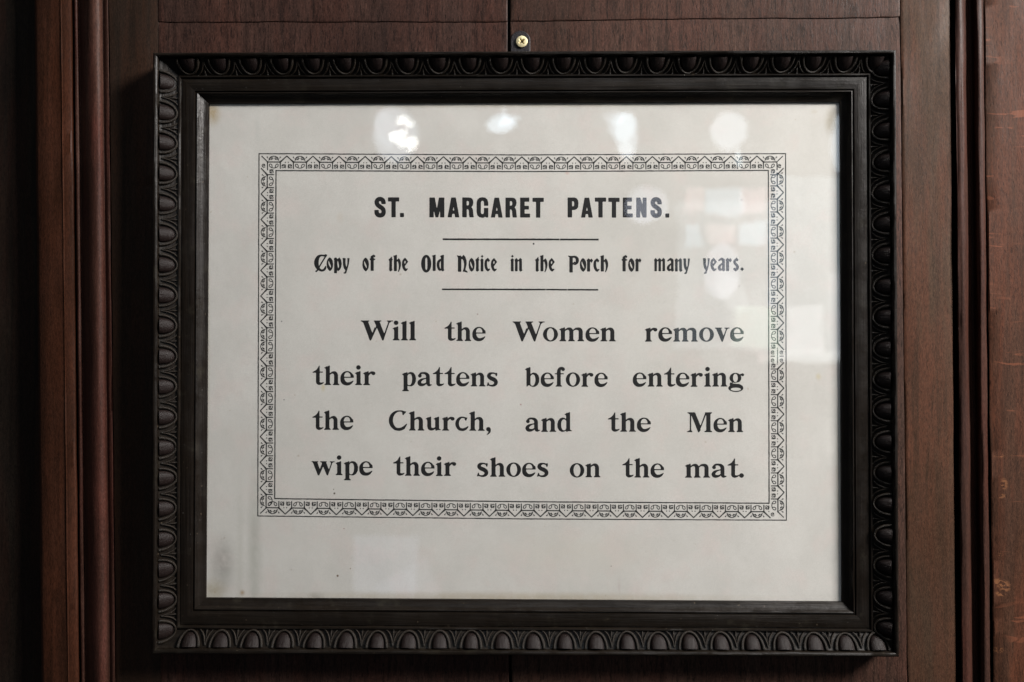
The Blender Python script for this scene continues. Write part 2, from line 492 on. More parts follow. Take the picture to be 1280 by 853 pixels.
strip('panel', [(-90, -78, -6), (-40, -28, -6.2), (-10, 0, -6), (20, 32, -6.4), (40, 52, -6.0), (47, 59, -6)], M_panel_far, hw=0.25,
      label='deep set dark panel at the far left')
strip('flat_moulding', [(43.5, 53, -12), (43, 52, 5.2)] + [(46, 55.5, 6.6), (60, 69.5, 6.6), (73, 82, 6.9), (75.2, 84.5, 7.0), (76, 85.3, 7.5), (77.3, 86.5, 6.5), (86, 95, 6.2), (88.5, 97.5, 5.6), (90.5, 99.5, 1.5), (91, 100, -8)],
      M_mould, wob=0.35, label='flat red brown moulding with a rubbed pale arris')
strip('bead_moulding', curve_prof(0, 9, [(91.5, -4), (92.5, 3.0), (95, 3.8), (97, 3.0), (98.5, 1.2), (101, 2.4), (105, 5.5), (112, 8.0), (119, 8.2), (125, 6.0), (127.5, 2.6), (129, 1.8), (131, 3.0), (134, 3.4), (135, 2.4), (135.3, -6)], 3),
      M_mould2, wob=0.35, label='rounded plum brown moulding')
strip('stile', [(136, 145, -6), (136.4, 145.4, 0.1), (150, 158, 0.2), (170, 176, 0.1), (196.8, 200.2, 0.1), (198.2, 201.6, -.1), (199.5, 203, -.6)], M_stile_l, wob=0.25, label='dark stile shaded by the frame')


def board(name, x0, x1, y0a, y0b, y1a, y1b, mat, h=0.4, label=None, nx=70, ny=16, xo0=0.0, xo1=0.0, ed=0.45):
    """flat board between px lines, edges wavy from hand working; rounded arrises"""
    s = seedc[0] = seedc[0] + 13
    e0 = noise1(nx, 8, s) * 0.7 + noise1(nx, 2, s + 1) * 0.3 if y0a > 0 else np.zeros(nx)
    e1 = noise1(nx, 8, s + 26) * 0.7 + noise1(nx, 2, s + 27) * 0.3 - 0.05
    us = np.concatenate([[0, 0.0015], np.linspace(0.004, 0.996, nx - 4), [0.9985, 1]])
    vs = np.concatenate([[0, 0.01], np.linspace(0.03, 0.97, ny - 4), [0.99, 1]])
    V = []
    hn = rng.uniform(-0.12, 0.12, (ny, nx))
    for j, v in enumerate(vs):
        for i, u in enumerate(us):
            ya, yb = y0a + (y0b - y0a) * u + e0[i], y1a + (y1b - y1a) * u + e1[i]
            y = ya + (yb - ya) * v
            x = x0 + (x1 - x0) * u + (xo0 * (1 - u) + xo1 * u) * y / 853
            hh = h + hn[j, i] * 0.5
            if i in (0, nx - 1) or j in (0, ny - 1):
                hh = h - ed
            elif i in (1, nx - 2) or j in (1, ny - 2):
                hh -= 0.10
            V.append(at(x, y, hh / 1000))
    o = mesh_obj(name, V, grid_faces(ny, nx, flip=True), mat, wall, smooth=False)
    if label:
        o['label'] = label
    return o


board('board', 197.6, 634.3, TOPY, TOPY, 28.4, 27.6, M_board, 0.5, 'upper left scraped board above the frame', xo0=3.4, xo1=2)
board('board', 637.8, 1125.1, TOPY, TOPY, 26.9, 21.8, M_board2, 0.5, 'upper right scraped board above the frame', xo0=1.8, xo1=9.5)
board('board', 197.6, 634.3, 28.55, 27.75, BOTY, BOTY, M_board, 0.3, 'lower left scraped board running behind the frame', ny=110, xo0=3.4, xo1=2)
board('board', 637.8, 1125.1, 27.1, 22.0, BOTY, BOTY, M_board2, 0.3, 'lower right scraped board running behind the frame', ny=110, xo0=1.8, xo1=9.5)
strip('stile', [(1123.0, 1132.5, -.6), (1124.6, 1134.1, -.1), (1125.6, 1135.1, 0.55), (1127.5, 1137, 0.9), (1130, 1139, 1.0), (1160, 1168, 1.0), (1184, 1191, 1.1), (1187, 1194.5, .8), (1188, 1195.5, -8)], M_stile_r, wob=0.3,
      label='lighter brown stile right of the frame')
strip('cove_moulding', curve_prof(0, 8.5, [(1192.5, -8), (1193.2, 1.5), (1195, 3.0), (1200, 3.4), (1204, 2.6), (1207, -1.5), (1211, -4.2), (1215, -3.4), (1218, 0.6), (1222, 2.6), (1226, 2.4), (1228.6, 1.0), (1229.0, -0.5), (1229.3, -4)], 3) ,
      M_mould_r, wob=0.6, hw=0.25, label='worn double bead moulding with a dark hollow')
strip('plank', [(1229.6, 1241.6, -8), (1230, 1242, 0.4), (1232, 1244, 0.9), (1250, 1262, 1.0), (1290, 1300, 1.0), (1340, 1350, 1.0)], M_plank_r, wob=0.45, label='plank with pale ray flecks at the far right')
a, b, c, d = at(-120, -80, -.013), at(1400, -80, -.013), at(1400, 930, -.013), at(-120, 930, -.013)
mesh_obj('backing_timber', [a, b, c, d], [(0, 3, 2, 1)], M_back, wall)

# ------------------------------------------------------------------ the framed notice
notice = empty('framed_notice')
notice['label'] = 'black carved wooden frame holding an old printed church notice under glass'
notice['category'] = 'framed notice'

OUT = [at(190.6, 65.5, .018), at(1120.5, 62, .018), at(1124.6, 822, .018), at(189.6, 818, .018)]
INN = [at(261.0, 129.6, .0059), at(1050.0, 127.6, .0059), at(1052.6, 752.5, .0059), at(257.2, 747.5, .0059)]
# profile: (t from outer edge to sight edge, height mm)
PROF = [(0.0, 1.0), (0.0, 8), (0.0, 16.4), (0.004, 17.3), (0.018, 17.9), (0.040, 18.1), (0.068, 17.9), (0.088, 17.2), (0.095, 16.2), (0.10, 14.8), (0.125, 14.2), (0.20, 13.1), (0.28, 11.9), (0.36, 10.6), (0.425, 9.7),
        (0.430, 10.8), (0.445, 11.4), (0.470, 11.3), (0.482, 10.6), (0.490, 9.9), (0.505, 9.85), (0.512, 10.5), (0.56, 10.7), (0.64, 10.75), (0.72, 10.6), (0.765, 10.3), (0.772, 9.0), (0.790, 8.9), (0.796, 9.9), (0.815, 10.1),
        (0.835, 9.6), (0.86, 8.3), (0.91, 7.1), (0.97, 6.2), (1.0, 5.9), (1.0, 3.0)]
RAILS = []
for k, nm in enumerate(('top', 'right', 'bottom', 'left')):
    o0, o1, i0, i1 = OUT[k], OUT[(k + 1) % 4], INN[k], INN[(k + 1) % 4]
    n = 170
    V = []
    wn = [noise1(n, 12, 900 + k * 50 + i) * 0.10 + noise1(n, 3, 940 + k * 50 + i) * 0.05 for i in range(len(PROF))]
    for j in range(n):
        s = j / (n - 1)
        O, I = o0 + (o1 - o0) * s, i0 + (i1 - i0) * s
        for i, (tt, h) in enumerate(PROF):
            p = O + (I - O) * tt
            w = wn[i][j] * min(1, min(j, n - 1 - j) / 4) if 0 < i < len(PROF) - 1 else 0
            p = p + (I - O) * (w * 0.0008 / np.linalg.norm(I - O) if 2 < i < len(PROF) - 2 else 0)
            V.append((p[0], -(h + w) / 1000, p[2]))
    mat = M_fr_h if k % 2 == 0 else M_fr_v
    r = mesh_obj('frame_rail', V, grid_faces(n, len(PROF), flip=True), mat, notice, smooth=True)
    es = r.modifiers.new('edges', 'EDGE_SPLIT')
    es.split_angle = math.radians(38)
    r['label'] = nm + ' rail of the frame with egg and dart carving'
    RAILS.append(r)


# egg, collar and dart: local x along the rail, y inward across the band, z out (units of one photo pixel)
def tube(path, radii, seg=8, flat=1.0):
    P = np.array(path, float)
    n = len(P)
    V, F = [], []
    for i in range(n):
        tng = P[min(i + 1, n - 1)] - P[max(i - 1, 0)]
        tng /= np.linalg.norm(tng)
        side = np.cross([0, 0, 1], tng)
        side /= np.linalg.norm(side)
        for k in range(seg):
            a = 2 * math.pi * k / seg
            V.append(P[i] + radii[i] * (math.cos(a) * side + math.sin(a) * flat * np.array([0, 0, 1])))
    F = grid_faces(n, seg, wrap=True)
    F.append(tuple(range(seg)))
    F.append(tuple(range(n * seg - 1, (n - 1) * seg - 1, -1)))
    return V, F


def mk_mesh(name, parts, mat):
    V, F = [], []
    for v, f in parts:
        o = len(V)
        V += [tuple(p) for p in v]
        F += [tuple(i + o for i in q) for q in f]
    me = bpy.data.meshes.new(name)
    me.from_pydata(V, [], F)
    me.polygons.foreach_set('use_smooth', [True] * len(F))
    me.materials.append(mat)
    return me


def egg_mesh(v):
    nr, nc = 12, 21
    V = []
    for i in range(nr):
        ph = (math.pi / 2) * i / (nr - 1)
        for j in range(nc):
            th = math.pi * j / (nc - 1)
            x = 10.2 * math.copysign(abs(math.cos(th)) ** 0.86, math.cos(th)) * math.cos(ph)
            y = 20.3 * (max(0, math.sin(th)) ** 0.92) * math.cos(ph)
            z = -1.0 + (7.6 + v * 0.5) * math.sin(ph) ** 0.9 + 0.9 * math.cos(th * 2 + v) * 0.12
            z *= 1 - 0.006 * max(0, y)
            V.append((x, y - 0.3, z))
    return mk_mesh('egg', [(V, grid_faces(nr, nc))], M_egg)


def collar_mesh(v):
    pa, ra = [], []
    for i in range(29):
        a = math.pi * i / 28
        pa.append((13.2 * math.cos(a) * (1 - 0.04 * math.sin(a)), 22.6 * math.sin(a) ** 0.92 - 0.4, 2.7 - 0.7 * math.sin(a)))
        ra.append(1.75 + 0.25 * math.cos(2 * a + v) - 0.2 * math.sin(a))
    return mk_mesh('egg_collar', [tube(pa, ra, 8, 0.85)], M_collar)


def dart_mesh():
    parts = []
    for s in (-1, 1):
        p = [(s * 0.25, 2.5, 1.2), (s * 0.7, 6, 1.6), (s * 1.4, 10, 1.7), (s * 2.6, 14, 1.6), (s * 4.4, 18, 1.5), (s * 7.2, 21.6, 1.5), (s * 9.5, 23.2, 1.2)]
        parts.append(tube(p, [0.7, 0.9, 1.0, 1.05, 1.0, 0.9, 0.5], 8, 1.1))
    parts.append(tube([(0, 11, 0.6), (0, 14, 1.3), (0, 18, 1.6), (0, 21, 1.6), (0, 23.2, 1.2)], [0.3, 0.6, 0.9, 1.2, 1.3], 8))
    return mk_mesh('dart', parts, M_collar)


EGG = [egg_mesh(v) for v in (0.0, 0.8, -0.7)]
COL = [collar_mesh(v) for v in (0.0, 1.6, 3.0)]
DART = dart_mesh()
PX = {0: [235 + (1095 - 235) / 22 * i for i in range(23)], 2: [1097 - (1097 - 236.5) / 22 * i for i in range(23)],
      1: [85 + (786 - 85) / 18 * i for i in range(19)], 3: [789 - (789 - 102.5) / 18 * i for i in range(19)]}
T0, T1 = 0.100, 0.425
for k in range(4):
    o0, o1, i0, i1 = OUT[k], OUT[(k + 1) % 4], INN[k], INN[(k + 1) % 4]
    L = np.linalg.norm(o1 - o0)
    S = (o1 - o0) / L
    svals = []
    for q in PX[k]:
        if k in (0, 2):
            w = at(q, 80 if k == 0 else 800, .014)
            s = (w[0] - o0[0]) / (o1[0] - o0[0])
        else:
            w = at(205 if k == 3 else 1108, q, .014)
            s = (w[2] - o0[2]) / (o1[2] - o0[2])
        svals.append(s)
    pitch = abs(svals[1] - svals[0])
    for idx in range(-1, len(svals) + 1):
        s = svals[idx] if 0 <= idx < len(svals) else (svals[0] - (svals[1] - svals[0]) if idx < 0 else svals[-1] + (svals[-1] - svals[-2]))

        def pos(ss, tt, h):
            O, I = o0 + (o1 - o0) * ss, i0 + (i1 - i0) * ss
            # straight across the rail, not along the mitre fan
            nrm = np.cross(S, [0, 1, 0])
            w = abs(np.dot(I - O, nrm))
            p = O + nrm * w * tt * np.sign(np.dot(I - O, nrm))
            return np.array([p[0], -h, p[2]])

        def frame_at(ss):
            A, B = pos(ss, T0, .0146), pos(ss, T1, .0099)
            U = (B - A) / 24.0
            X = S * (pitch * L / 38.6)
            N = np.cross(X, U)
            N = N / np.linalg.norm(N) * 0.00047
            if N[1] > 0:
                N = -N
            m = Matrix.Identity(4)
            for a_ in range(3):
                m[a_][0], m[a_][1], m[a_][2], m[a_][3] = X[a_], U[a_], N[a_], A[a_]
            return m

        if 0 <= idx < len(svals):
            jit = Matrix.Diagonal((1 + random.uniform(-.04, .04), 1 + random.uniform(-.03, .02), 1 + random.uniform(-.08, .08), 1)) @ Matrix.Rotation(random.uniform(-.03, .03), 4, 'Z')
            share('egg', EGG[idx % 3], RAILS[k], frame_at(s) @ jit)
            share('egg_collar', COL[(idx + k) % 3], RAILS[k], frame_at(s) @ jit)
        sd = s + pitch / 2
        lim = 0.036 if k in (0, 2) else 0.044
        if lim < sd < 1 - lim:
            share('dart', DART, RAILS[k], frame_at(sd) @ Matrix.Diagonal((1 + random.uniform(-.08, .08), 1, 1 + random.uniform(-.1, .1), 1)))

# backing, sheet, glass
def slab(name, corners, h0, h1, mat, sub=None):
    V = [(p[0], -h0, p[2]) for p in corners] + [(p[0], -h1, p[2]) for p in corners]
    F = [(0, 1, 2, 3), (7, 6, 5, 4)] + [(i, i + 4, (i + 1) % 4 + 4, (i + 1) % 4) for i in range(4)]
    return mesh_obj(name, V, F, mat, sub or notice)


def grow(cs, d):
    c = sum(cs) / 4
    return [p + np.array([math.copysign(d, p[0] - c[0]), 0, math.copysign(d, p[2] - c[2])]) for p in cs]


slab('backing_board', grow(INN, .006), .0012, .0042, dark('brown_backing_board', (0.10, 0.06, 0.03), 0.8))
sheet = slab('printed_sheet', grow(INN, .004), .0043, .0045, M_paper)
slab('glass_pane', grow(INN, .004), .0047, .0056, M_glass)
HP = .00453

# ------------------------------------------------------------------ ink shapes: signed fields turned into flat meshes


def cr(pts, n=8):
    P = np.array(pts, float)
    if len(P) == 2:
        return np.array([P[0] + (P[1] - P[0]) * i / n for i in range(n + 1)])
    P = np.vstack([2 * P[0] - P[1], P, 2 * P[-1] - P[-2]])
    out = []
    for i in range(1, len(P) - 2):
        for k in range(n):
            u = k / n
            out.append(0.5 * ((2 * P[i]) + (-P[i - 1] + P[i + 1]) * u + (2 * P[i - 1] - 5 * P[i] + 4 * P[i + 1] - P[i + 2]) * u * u
                              + (-P[i - 1] + 3 * P[i] - 3 * P[i + 1] + P[i + 2]) * u ** 3))
    out.append(P[-2])
    return np.array(out)


def f_stroke(X, Y, pts, r):
    if np.isscalar(r):
        r = [r] * len(pts)
    Q = cr([(p[0], p[1], q) for p, q in zip(pts, r)], 6)
    F = np.full(X.shape, -1e9)
    for (ax, ay, ar), (bx, by, br) in zip(Q[:-1], Q[1:]):
        dx, dy = bx - ax, by - ay
        L2 = dx * dx + dy * dy + 1e-9
        u = np.clip(((X - ax) * dx + (Y - ay) * dy) / L2, 0, 1)
        F = np.maximum(F, ar + (br - ar) * u - np.hypot(X - ax - u * dx, Y - ay - u * dy))
    return F


def f_poly(X, Y, pts):
    P = np.array(pts, float)
    d = np.full(X.shape, 1e9)
    inside = np.zeros(X.shape, bool)
    for i in range(len(P)):
        ax, ay = P[i]
        bx, by = P[(i + 1) % len(P)]
        dx, dy = bx - ax, by - ay
        u = np.clip(((X - ax) * dx + (Y - ay) * dy) / (dx * dx + dy * dy + 1e-9), 0, 1)
        d = np.minimum(d, np.hypot(X - ax - u * dx, Y - ay - u * dy))
        if dy != 0:
            c_ = ((ay > Y) != (by > Y)) & (X < (bx - ax) * (Y - ay) / dy + ax)
            inside ^= c_
    return np.where(inside, d, -d)


def f_ell(X, Y, cx, cy, rx, ry, rot=0.0):
    c_, s_ = math.cos(rot), math.sin(rot)
    x, y = (X - cx) * c_ + (Y - cy) * s_, -(X - cx) * s_ + (Y - cy) * c_
    return (1 - np.sqrt((x / rx) ** 2 + (y / ry) ** 2)) * min(rx, ry)


def field(X, Y, ops):
    F = np.full(X.shape, -1e9)
    for op in ops:
        sgn, kind, *a_ = op
        G = {'S': f_stroke, 'P': f_poly, 'E': f_ell}[kind](X, Y, *a_)
        F = np.maximum(F, G) if sgn == '+' else np.minimum(F, -G)
    return F


def contour(ops, box, step, smooth=1, grow_=0.0):
    """marching squares: polygons covering the inked area, in glyph units"""
    x0, y0, x1, y1 = box
    xs = np.arange(x0, x1 + step, step)
    ys = np.arange(y0, y1 + step, step)
    X, Y = np.meshgrid(xs, ys)
    F = np.clip(field(X, Y, ops) + grow_, -3 * step, 3 * step)
    for _ in range(smooth):
        G = np.pad(F, 1, mode='edge')
        F = (4 * F + G[:-2, 1:-1] + G[2:, 1:-1] + G[1:-1, :-2] + G[1:-1, 2:]) / 8
    ins = F > 0
    V, P = [], []
    ny, nx = F.shape
    for j in range(ny - 1):
        i = 0
        row = ins[j, :-1].astype(int) + ins[j, 1:] + ins[j + 1, 1:] + ins[j + 1, :-1]
        while i < nx - 1:
            c_ = row[i]
            if c_ == 0:
                i += 1
                continue
            if c_ == 4:
                k = i
                while k < nx - 1 and row[k] == 4:
                    k += 1
                o = len(V)
                V += [(xs[i], ys[j]), (xs[k], ys[j]), (xs[k], ys[j + 1]), (xs[i], ys[j + 1])]
                P.append((o, o + 1, o + 2, o + 3))
                i = k
                continue
            cs = [(i, j), (i + 1, j), (i + 1, j + 1), (i, j + 1)]
            o = len(V)
            for a_ in range(4):
                p, q = cs[a_], cs[(a_ + 1) % 4]
                fp, fq = F[p[1], p[0]], F[q[1], q[0]]
                if fp > 0:
                    V.append((xs[p[0]], ys[p[1]]))
                if (fp > 0) != (fq > 0):
                    u = fp / (fp - fq)
                    V.append((xs[p[0]] + (xs[q[0]] - xs[p[0]]) * u, ys[p[1]] + (ys[q[1]] - ys[p[1]]) * u))
            P.append(tuple(range(o, len(V))))
            i += 1
    return np.array(V).reshape(-1, 2), P


def ink_object(name, pieces, mat, parent=sheet, h=HP):
    """pieces: (array of px,py positions, polygons)"""
    V, F = [], []
    for v, f in pieces:
        o = len(V)
        for x, y in v:
            V.append(at(x, y, h))
        F += [tuple(i + o for i in q)[::-1] for q in f]
    ob = mesh_obj(name, V, F, mat, parent)
    return ob


# ---- roman bold serif; x-height 70, capitals 100
def rect(x0, y0, x1, y1):
    return ('+', 'P', [(x0, y0), (x1, y0), (x1, y1), (x0, y1)])


def foot(x0, x1, y=0, a=7, b=7, t_=3.6):
    return ('+', 'P', [(x0 - a, y), (x1 + b, y), (x1 + b, y + t_), (x1 + 3.0, y + t_ + 1.8), (x1 + 0.5, y + 9), (x1 - .5, y + 14), (x0 + .5, y + 14), (x0 - 0.5, y + 9), (x0 - 3.0, y + t_ + 1.8), (x0 - a, y + t_)])


def flag(x0, x1, y, a=8):
    return ('+', 'P', [(x0 - a, y - 10), (x0 - a + 1, y - 12.5), (x0 - 2, y - 14), (x0, y - 20), (x1, y - 20), (x1, y), (x1 - 2, y + .5), (x0 + 2, y - 6)])


def stem(x0, x1, y0, y1, fl=True, ft=True, a=7, b=7):
    o = [rect(x0, y0, x1, y1 - 4)]
    if ft:
        o.append(foot(x0, x1, y0, a, b))
    if fl:
        o.append(flag(x0, x1, y1))
    return o


def arch(x0, x1, ft=True):
    """from a stem ending at x0 to a right stem whose centre is x1"""
    return [('+', 'S', [(x0 - 2, 52), (x0 + 6, 59.5), (x0 + 15, 63.3), (x1 - 6, 61), (x1 - 0.5, 52), (x1, 40)], [2, 3.4, 5.0, 8.0, 9.2, 9.4]),
            rect(x1 - 9.4, 0, x1 + 9.4, 42)] + ([foot(x1 - 9.4, x1 + 9.4, 0, 6, 7)] if ft else [])


def eop(w, cx, thick=18):
    return [('+', 'E', w / 2, 34.8, w / 2, 36.2)]


SER = {}
SER['l'] = (33, stem(8, 27, 0, 98))
SER['i'] = (33, stem(8, 27, 0, 70) + [('+', 'E', 17, 89, 10.8, 10.8)])
SER['h'] = (74, stem(8, 27, 0, 98, b=6) + arch(27, 58))
SER['n'] = (74, stem(8, 27, 0, 70, b=6) + arch(27, 58))
SER['m'] = (120, stem(8, 27, 0, 70, b=6) + arch(27, 58) + [foot(48.6, 67.4, 0, 6, 6)] + arch(67, 103))
SER['r'] = (60, stem(8, 27, 0, 70) + [('+', 'S', [(26, 50), (33, 60), (42, 64.5), (50, 62)], [2.2, 4, 5, 7]), ('+', 'E', 51, 60, 9.3, 8.8)])
SER['e'] = (65, [('+', 'E', 33, 34.8, 33, 36.2), ('-', 'P', [(34, 38), (80, 38), (80, 22), (62, 21), (52, 26)]),
                 ('-', 'E', 44, 37, 25.5, 26.5), ('+', 'P', [(15, 42.5), (15, 38), (65.7, 38), (65.5, 44), (64, 52), (45, 66), (20, 60)]), ('-', 'E', 34, 44, 16.3, 22),
                 ('+', 'P', [(14, 42), (14, 37.5), (65.8, 37.5), (65.5, 42)]), ('-', 'P', [(20, 37.5), (80, 37.5), (80, 24), (66, 21.5), (60, 17.5), (46, 12), (30, 16)]),
                 ('+', 'S', [(9, 34), (11, 20), (20, 9.5), (33, 6.2), (46, 9), (57, 16), (63, 22)], [9, 9.3, 8.6, 7.6, 6, 3.6, 1.2])])
SER['o'] = (71, [('+', 'E', 35.5, 34.8, 35.5, 36.2), ('-', 'E', 35.5, 34.8, 17.5, 31.5)])
SER['v'] = (70, [('+', 'P', [(5, 67), (28, 67), (42, 27), (55, 66), (60, 66), (38, -1.5), (33, -1.5)]), ('+', 'P', [(0, 66), (34, 66), (34, 69.6), (0, 69.6)]), ('+', 'P', [(46, 66), (71, 66), (71, 69.6), (46, 69.6)]),
                 ('+', 'P', [(2, 67), (8, 62), (27, 60), (30, 67)]), ('+', 'P', [(50, 67), (55, 60), (59, 61), (66, 67)])])
SER['w'] = (112, [('+', 'P', [(5, 67), (27, 67), (40, 28), (51, 58), (55, 54), (38, 10), (35, -1.5), (31, -1.5)]),
                  ('+', 'P', [(48, 67), (70, 67), (85, 27), (98, 66), (103, 66), (80, -1.5), (75, -1.5)]), ('+', 'P', [(33, -1.5), (37, -1.5), (60, 52), (56, 60)]),
                  ('+', 'P', [(0, 66), (32, 66), (32, 69.6), (0, 69.6)]), ('+', 'P', [(42, 66), (74, 66), (74, 69.6), (42, 69.6)]), ('+', 'P', [(90, 66), (113, 66), (113, 69.6), (90, 69.6)]),
                  ('+', 'P', [(2, 67), (8, 61), (26, 61), (29, 67)]), ('+', 'P', [(45, 67), (52, 60), (68, 61), (71, 67)]), ('+', 'P', [(92, 67), (97, 60), (101, 61), (109, 67)])])
SER['W'] = (154, [('+', 'P', [(9, 97), (33, 97), (55, 35), (66, 66), (72, 60), (50, 8), (47, -1), (43, -1)]),
                  ('+', 'P', [(64, 97), (88, 97), (112, 33), (134, 97), (139, 97), (108, -1), (103, -1)]), ('+', 'P', [(44, -1), (48, -1), (80, 72), (77, 80)]),
                  ('+', 'P', [(0, 96), (40, 96), (40, 100), (0, 100)]), ('+', 'P', [(62, 96), (98, 96), (98, 100), (62, 100)]), ('+', 'P', [(125, 96), (154, 96), (154, 100), (125, 100)]),
                  ('+', 'P', [(3, 97), (10, 90), (32, 89), (37, 97)]), ('+', 'P', [(64, 97), (70, 88), (88, 90), (94, 97)]), ('+', 'P', [(128, 97), (134, 88), (139, 90), (148, 97)])])
SER['t'] = (52, [('+', 'P', [(0, 62), (1.5, 66), (12, 71), (21, 78), (28, 88), (32, 97), (35.5, 97), (35.5, 67.5), (51, 67.5), (51, 62.5), (35.5, 62.5), (35.5, 20), (18, 20), (18, 62)]),
                 ('+', 'S', [(26.8, 24), (27, 13), (33, 7), (43, 7), (50, 9.5), (55, 13)], [8.8, 8.6, 7.0, 4.6, 3, 1.2])])
SER['p'] = (70, stem(8, 27, -26, 70) + [('+', 'P', [(27, 4), (27, 60), (34, 69), (44, 71), (56, 68), (66, 56), (69.5, 40), (68, 22), (60, 7), (48, -1), (38, -1), (30, 1)]),
                 ('-', 'P', [(27, 10), (27, 52), (32, 60), (39, 62), (46, 59), (50, 48), (51, 36), (49, 18), (43, 6), (36, 3.5), (30, 5)])])
SER['b'] = (70, [rect(6, 6, 25, 94), flag(6, 25, 98)] + [('+', 'P', [(6, 10), (6, 0), (9, 0), (14, 7), (25, 10)]),
                 ('+', 'P', [(24, 8), (24, 60), (32, 68), (42, 71), (54, 68), (65, 57), (69.5, 40), (68, 22), (60, 7), (48, -1.2), (34, -1.2), (22, 4)]),
                 ('-', 'P', [(25, 12), (25, 52), (31, 60), (38, 62), (45, 58), (50, 47), (51, 34), (49, 18), (43, 6), (36, 3), (29, 5)])])
SER['d'] = (72, [rect(44, 6, 63, 94), flag(44, 63, 98), ('+', 'P', [(46, 18), (44, -1), (48, -1), (54, 2), (72, 2), (72, 5.5), (66, 7), (63, 12)]),
                 ('+', 'P', [(45, 8), (45, 62), (36, 69), (26, 71), (15, 67), (5, 55), (0.5, 38), (1.5, 21), (9, 6), (22, -1.3), (34, -0.5), (42, 4)]),
                 ('-', 'P', [(45, 16), (45, 54), (39, 61), (32, 62.5), (25, 59), (20, 49), (18.5, 36), (20, 20), (26, 8), (34, 5.5), (41, 9)])])
SER['a'] = (71, [('+', 'E', 13, 52, 8.8, 8.6), ('+', 'S', [(10, 55), (18, 64), (30, 66.5), (44, 63), (52, 54), (53.3, 42)], [4, 4.6, 4.4, 6.5, 8.6, 9]), rect(44.3, 12, 62.3, 46),
                 ('+', 'S', [(53.5, 15), (57, 7), (63, 5), (71, 7)], [9, 7, 4.2, 1.8]),
                 ('+', 'S', [(48, 40), (33, 37), (18, 30), (10, 19), (14, 9.5), (24, 6.5), (36, 9), (46, 16)], [2.2, 3.0, 6, 8.6, 8.5, 6.8, 4.6, 2.6])])
SER['s'] = (57, [('+', 'S', [(49, 60), (40, 65.5), (28, 67), (15, 62), (11.5, 51), (20, 42), (33, 36), (44, 28), (46.5, 16), (39, 6.5), (27, 3), (14, 5.5), (7, 12)], [3, 3.2, 3.8, 7, 9, 9.5, 10, 9.5, 8.5, 6.2, 4.2, 3, 3]),
                 ('+', 'P', [(41, 66), (52, 69), (53.5, 60), (50, 50), (46, 52), (44, 60)]), ('+', 'P', [(14, 5), (0.5, 1), (3, 10), (6, 20), (9, 20), (12, 12)])])
SER['f'] = (49, [rect(11, 0, 29, 74), foot(11, 29, 0), ('+', 'P', [(0, 62.5), (45, 62.5), (45, 67), (0, 67)]),
                 ('+', 'S', [(20, 60), (20, 78), (25, 90), (35, 95.5), (43, 93)], [9, 8.8, 7, 4, 4]), ('+', 'E', 41.5, 87.5, 8.6, 8.6)])
SER['g'] = (77, [('+', 'E', 34, 44, 28.5, 25.5), ('+', 'S', [(52, 56), (60, 61), (67, 62)], [3, 3, 4]), ('+', 'E', 69, 60, 7.2, 6.8),
                 ('+', 'S', [(22, 24), (13, 17), (14, 10), (30, 7), (50, 5), (64, -1)], [2.6, 4.6, 6.5, 7.4, 7.8, 6.5]), ('+', 'E', 36, -7.5, 36, 19.5), ('-', 'P', [(6, 30), (6, 22), (28, 14), (58, 13), (80, 8), (80, 18), (58, 24), (30, 19)]),
                 ('-', 'E', 34, 44, 12, 22), ('-', 'E', 36, -13.5, 26.5, 8.8), ('+', 'S', [(22, 23), (13, 17), (15, 10), (30, 7.5), (50, 5.5)], [2.6, 4.6, 6.2, 7.0, 7.2]), ('-', 'P', [(10, 22), (14, 19.5), (26, 18), (14, 24)])])
SER['C'] = (90, [('+', 'E', 48, 49.5, 47.5, 51.5), ('-', 'E', 59, 51, 39.5, 46.5), ('-', 'P', [(48, 90), (76, 90), (100, 110), (100, 31), (88, 31), (70, 44), (48, 44)]),
                 ('+', 'S', [(46, 97.5), (58, 98), (70, 95), (78, 90)], [3, 3.2, 3.6, 3]), ('+', 'P', [(64, 97), (84, 96), (69, 76), (66, 80)]),
                 ('+', 'S', [(30, 8), (46, 4.5), (60, 7.5), (72, 15), (81, 25), (87, 33)], [7, 6.6, 6.6, 5.6, 3.8, 1.2])])
SER['c'] = (62, [('+', 'E', 33, 34.8, 33, 36.2), ('-', 'E', 42, 36, 25, 31.5), ('-', 'P', [(36, 62), (56, 62), (90, 80), (90, 20), (64, 21), (50, 34), (36, 34)]),
                 ('+', 'S', [(30, 67), (40, 67), (50, 63.5)], [3, 3.2, 3.6]), ('+', 'P', [(44, 68), (58, 66), (51, 50), (46, 54)]),
                 ('+', 'S', [(20, 8), (33, 5), (45, 8), (55, 15), (61, 22)], [7, 6.4, 5.8, 3.6, 1.2])])
SER['u'] = (72, [rect(8, 18, 26, 66), flag(8, 26, 70), ('+', 'S', [(17, 22), (20, 11), (29, 6.5), (40, 9), (48, 15)], [9, 8.6, 6.6, 4.2, 2.2]), rect(46, 6, 64, 66), flag(46, 64, 70), ('+', 'P', [(48, 16), (47, -1), (52, -0.5), (58, 2), (72, 2.4), (72, 5.6), (66, 7), (63, 12)])])
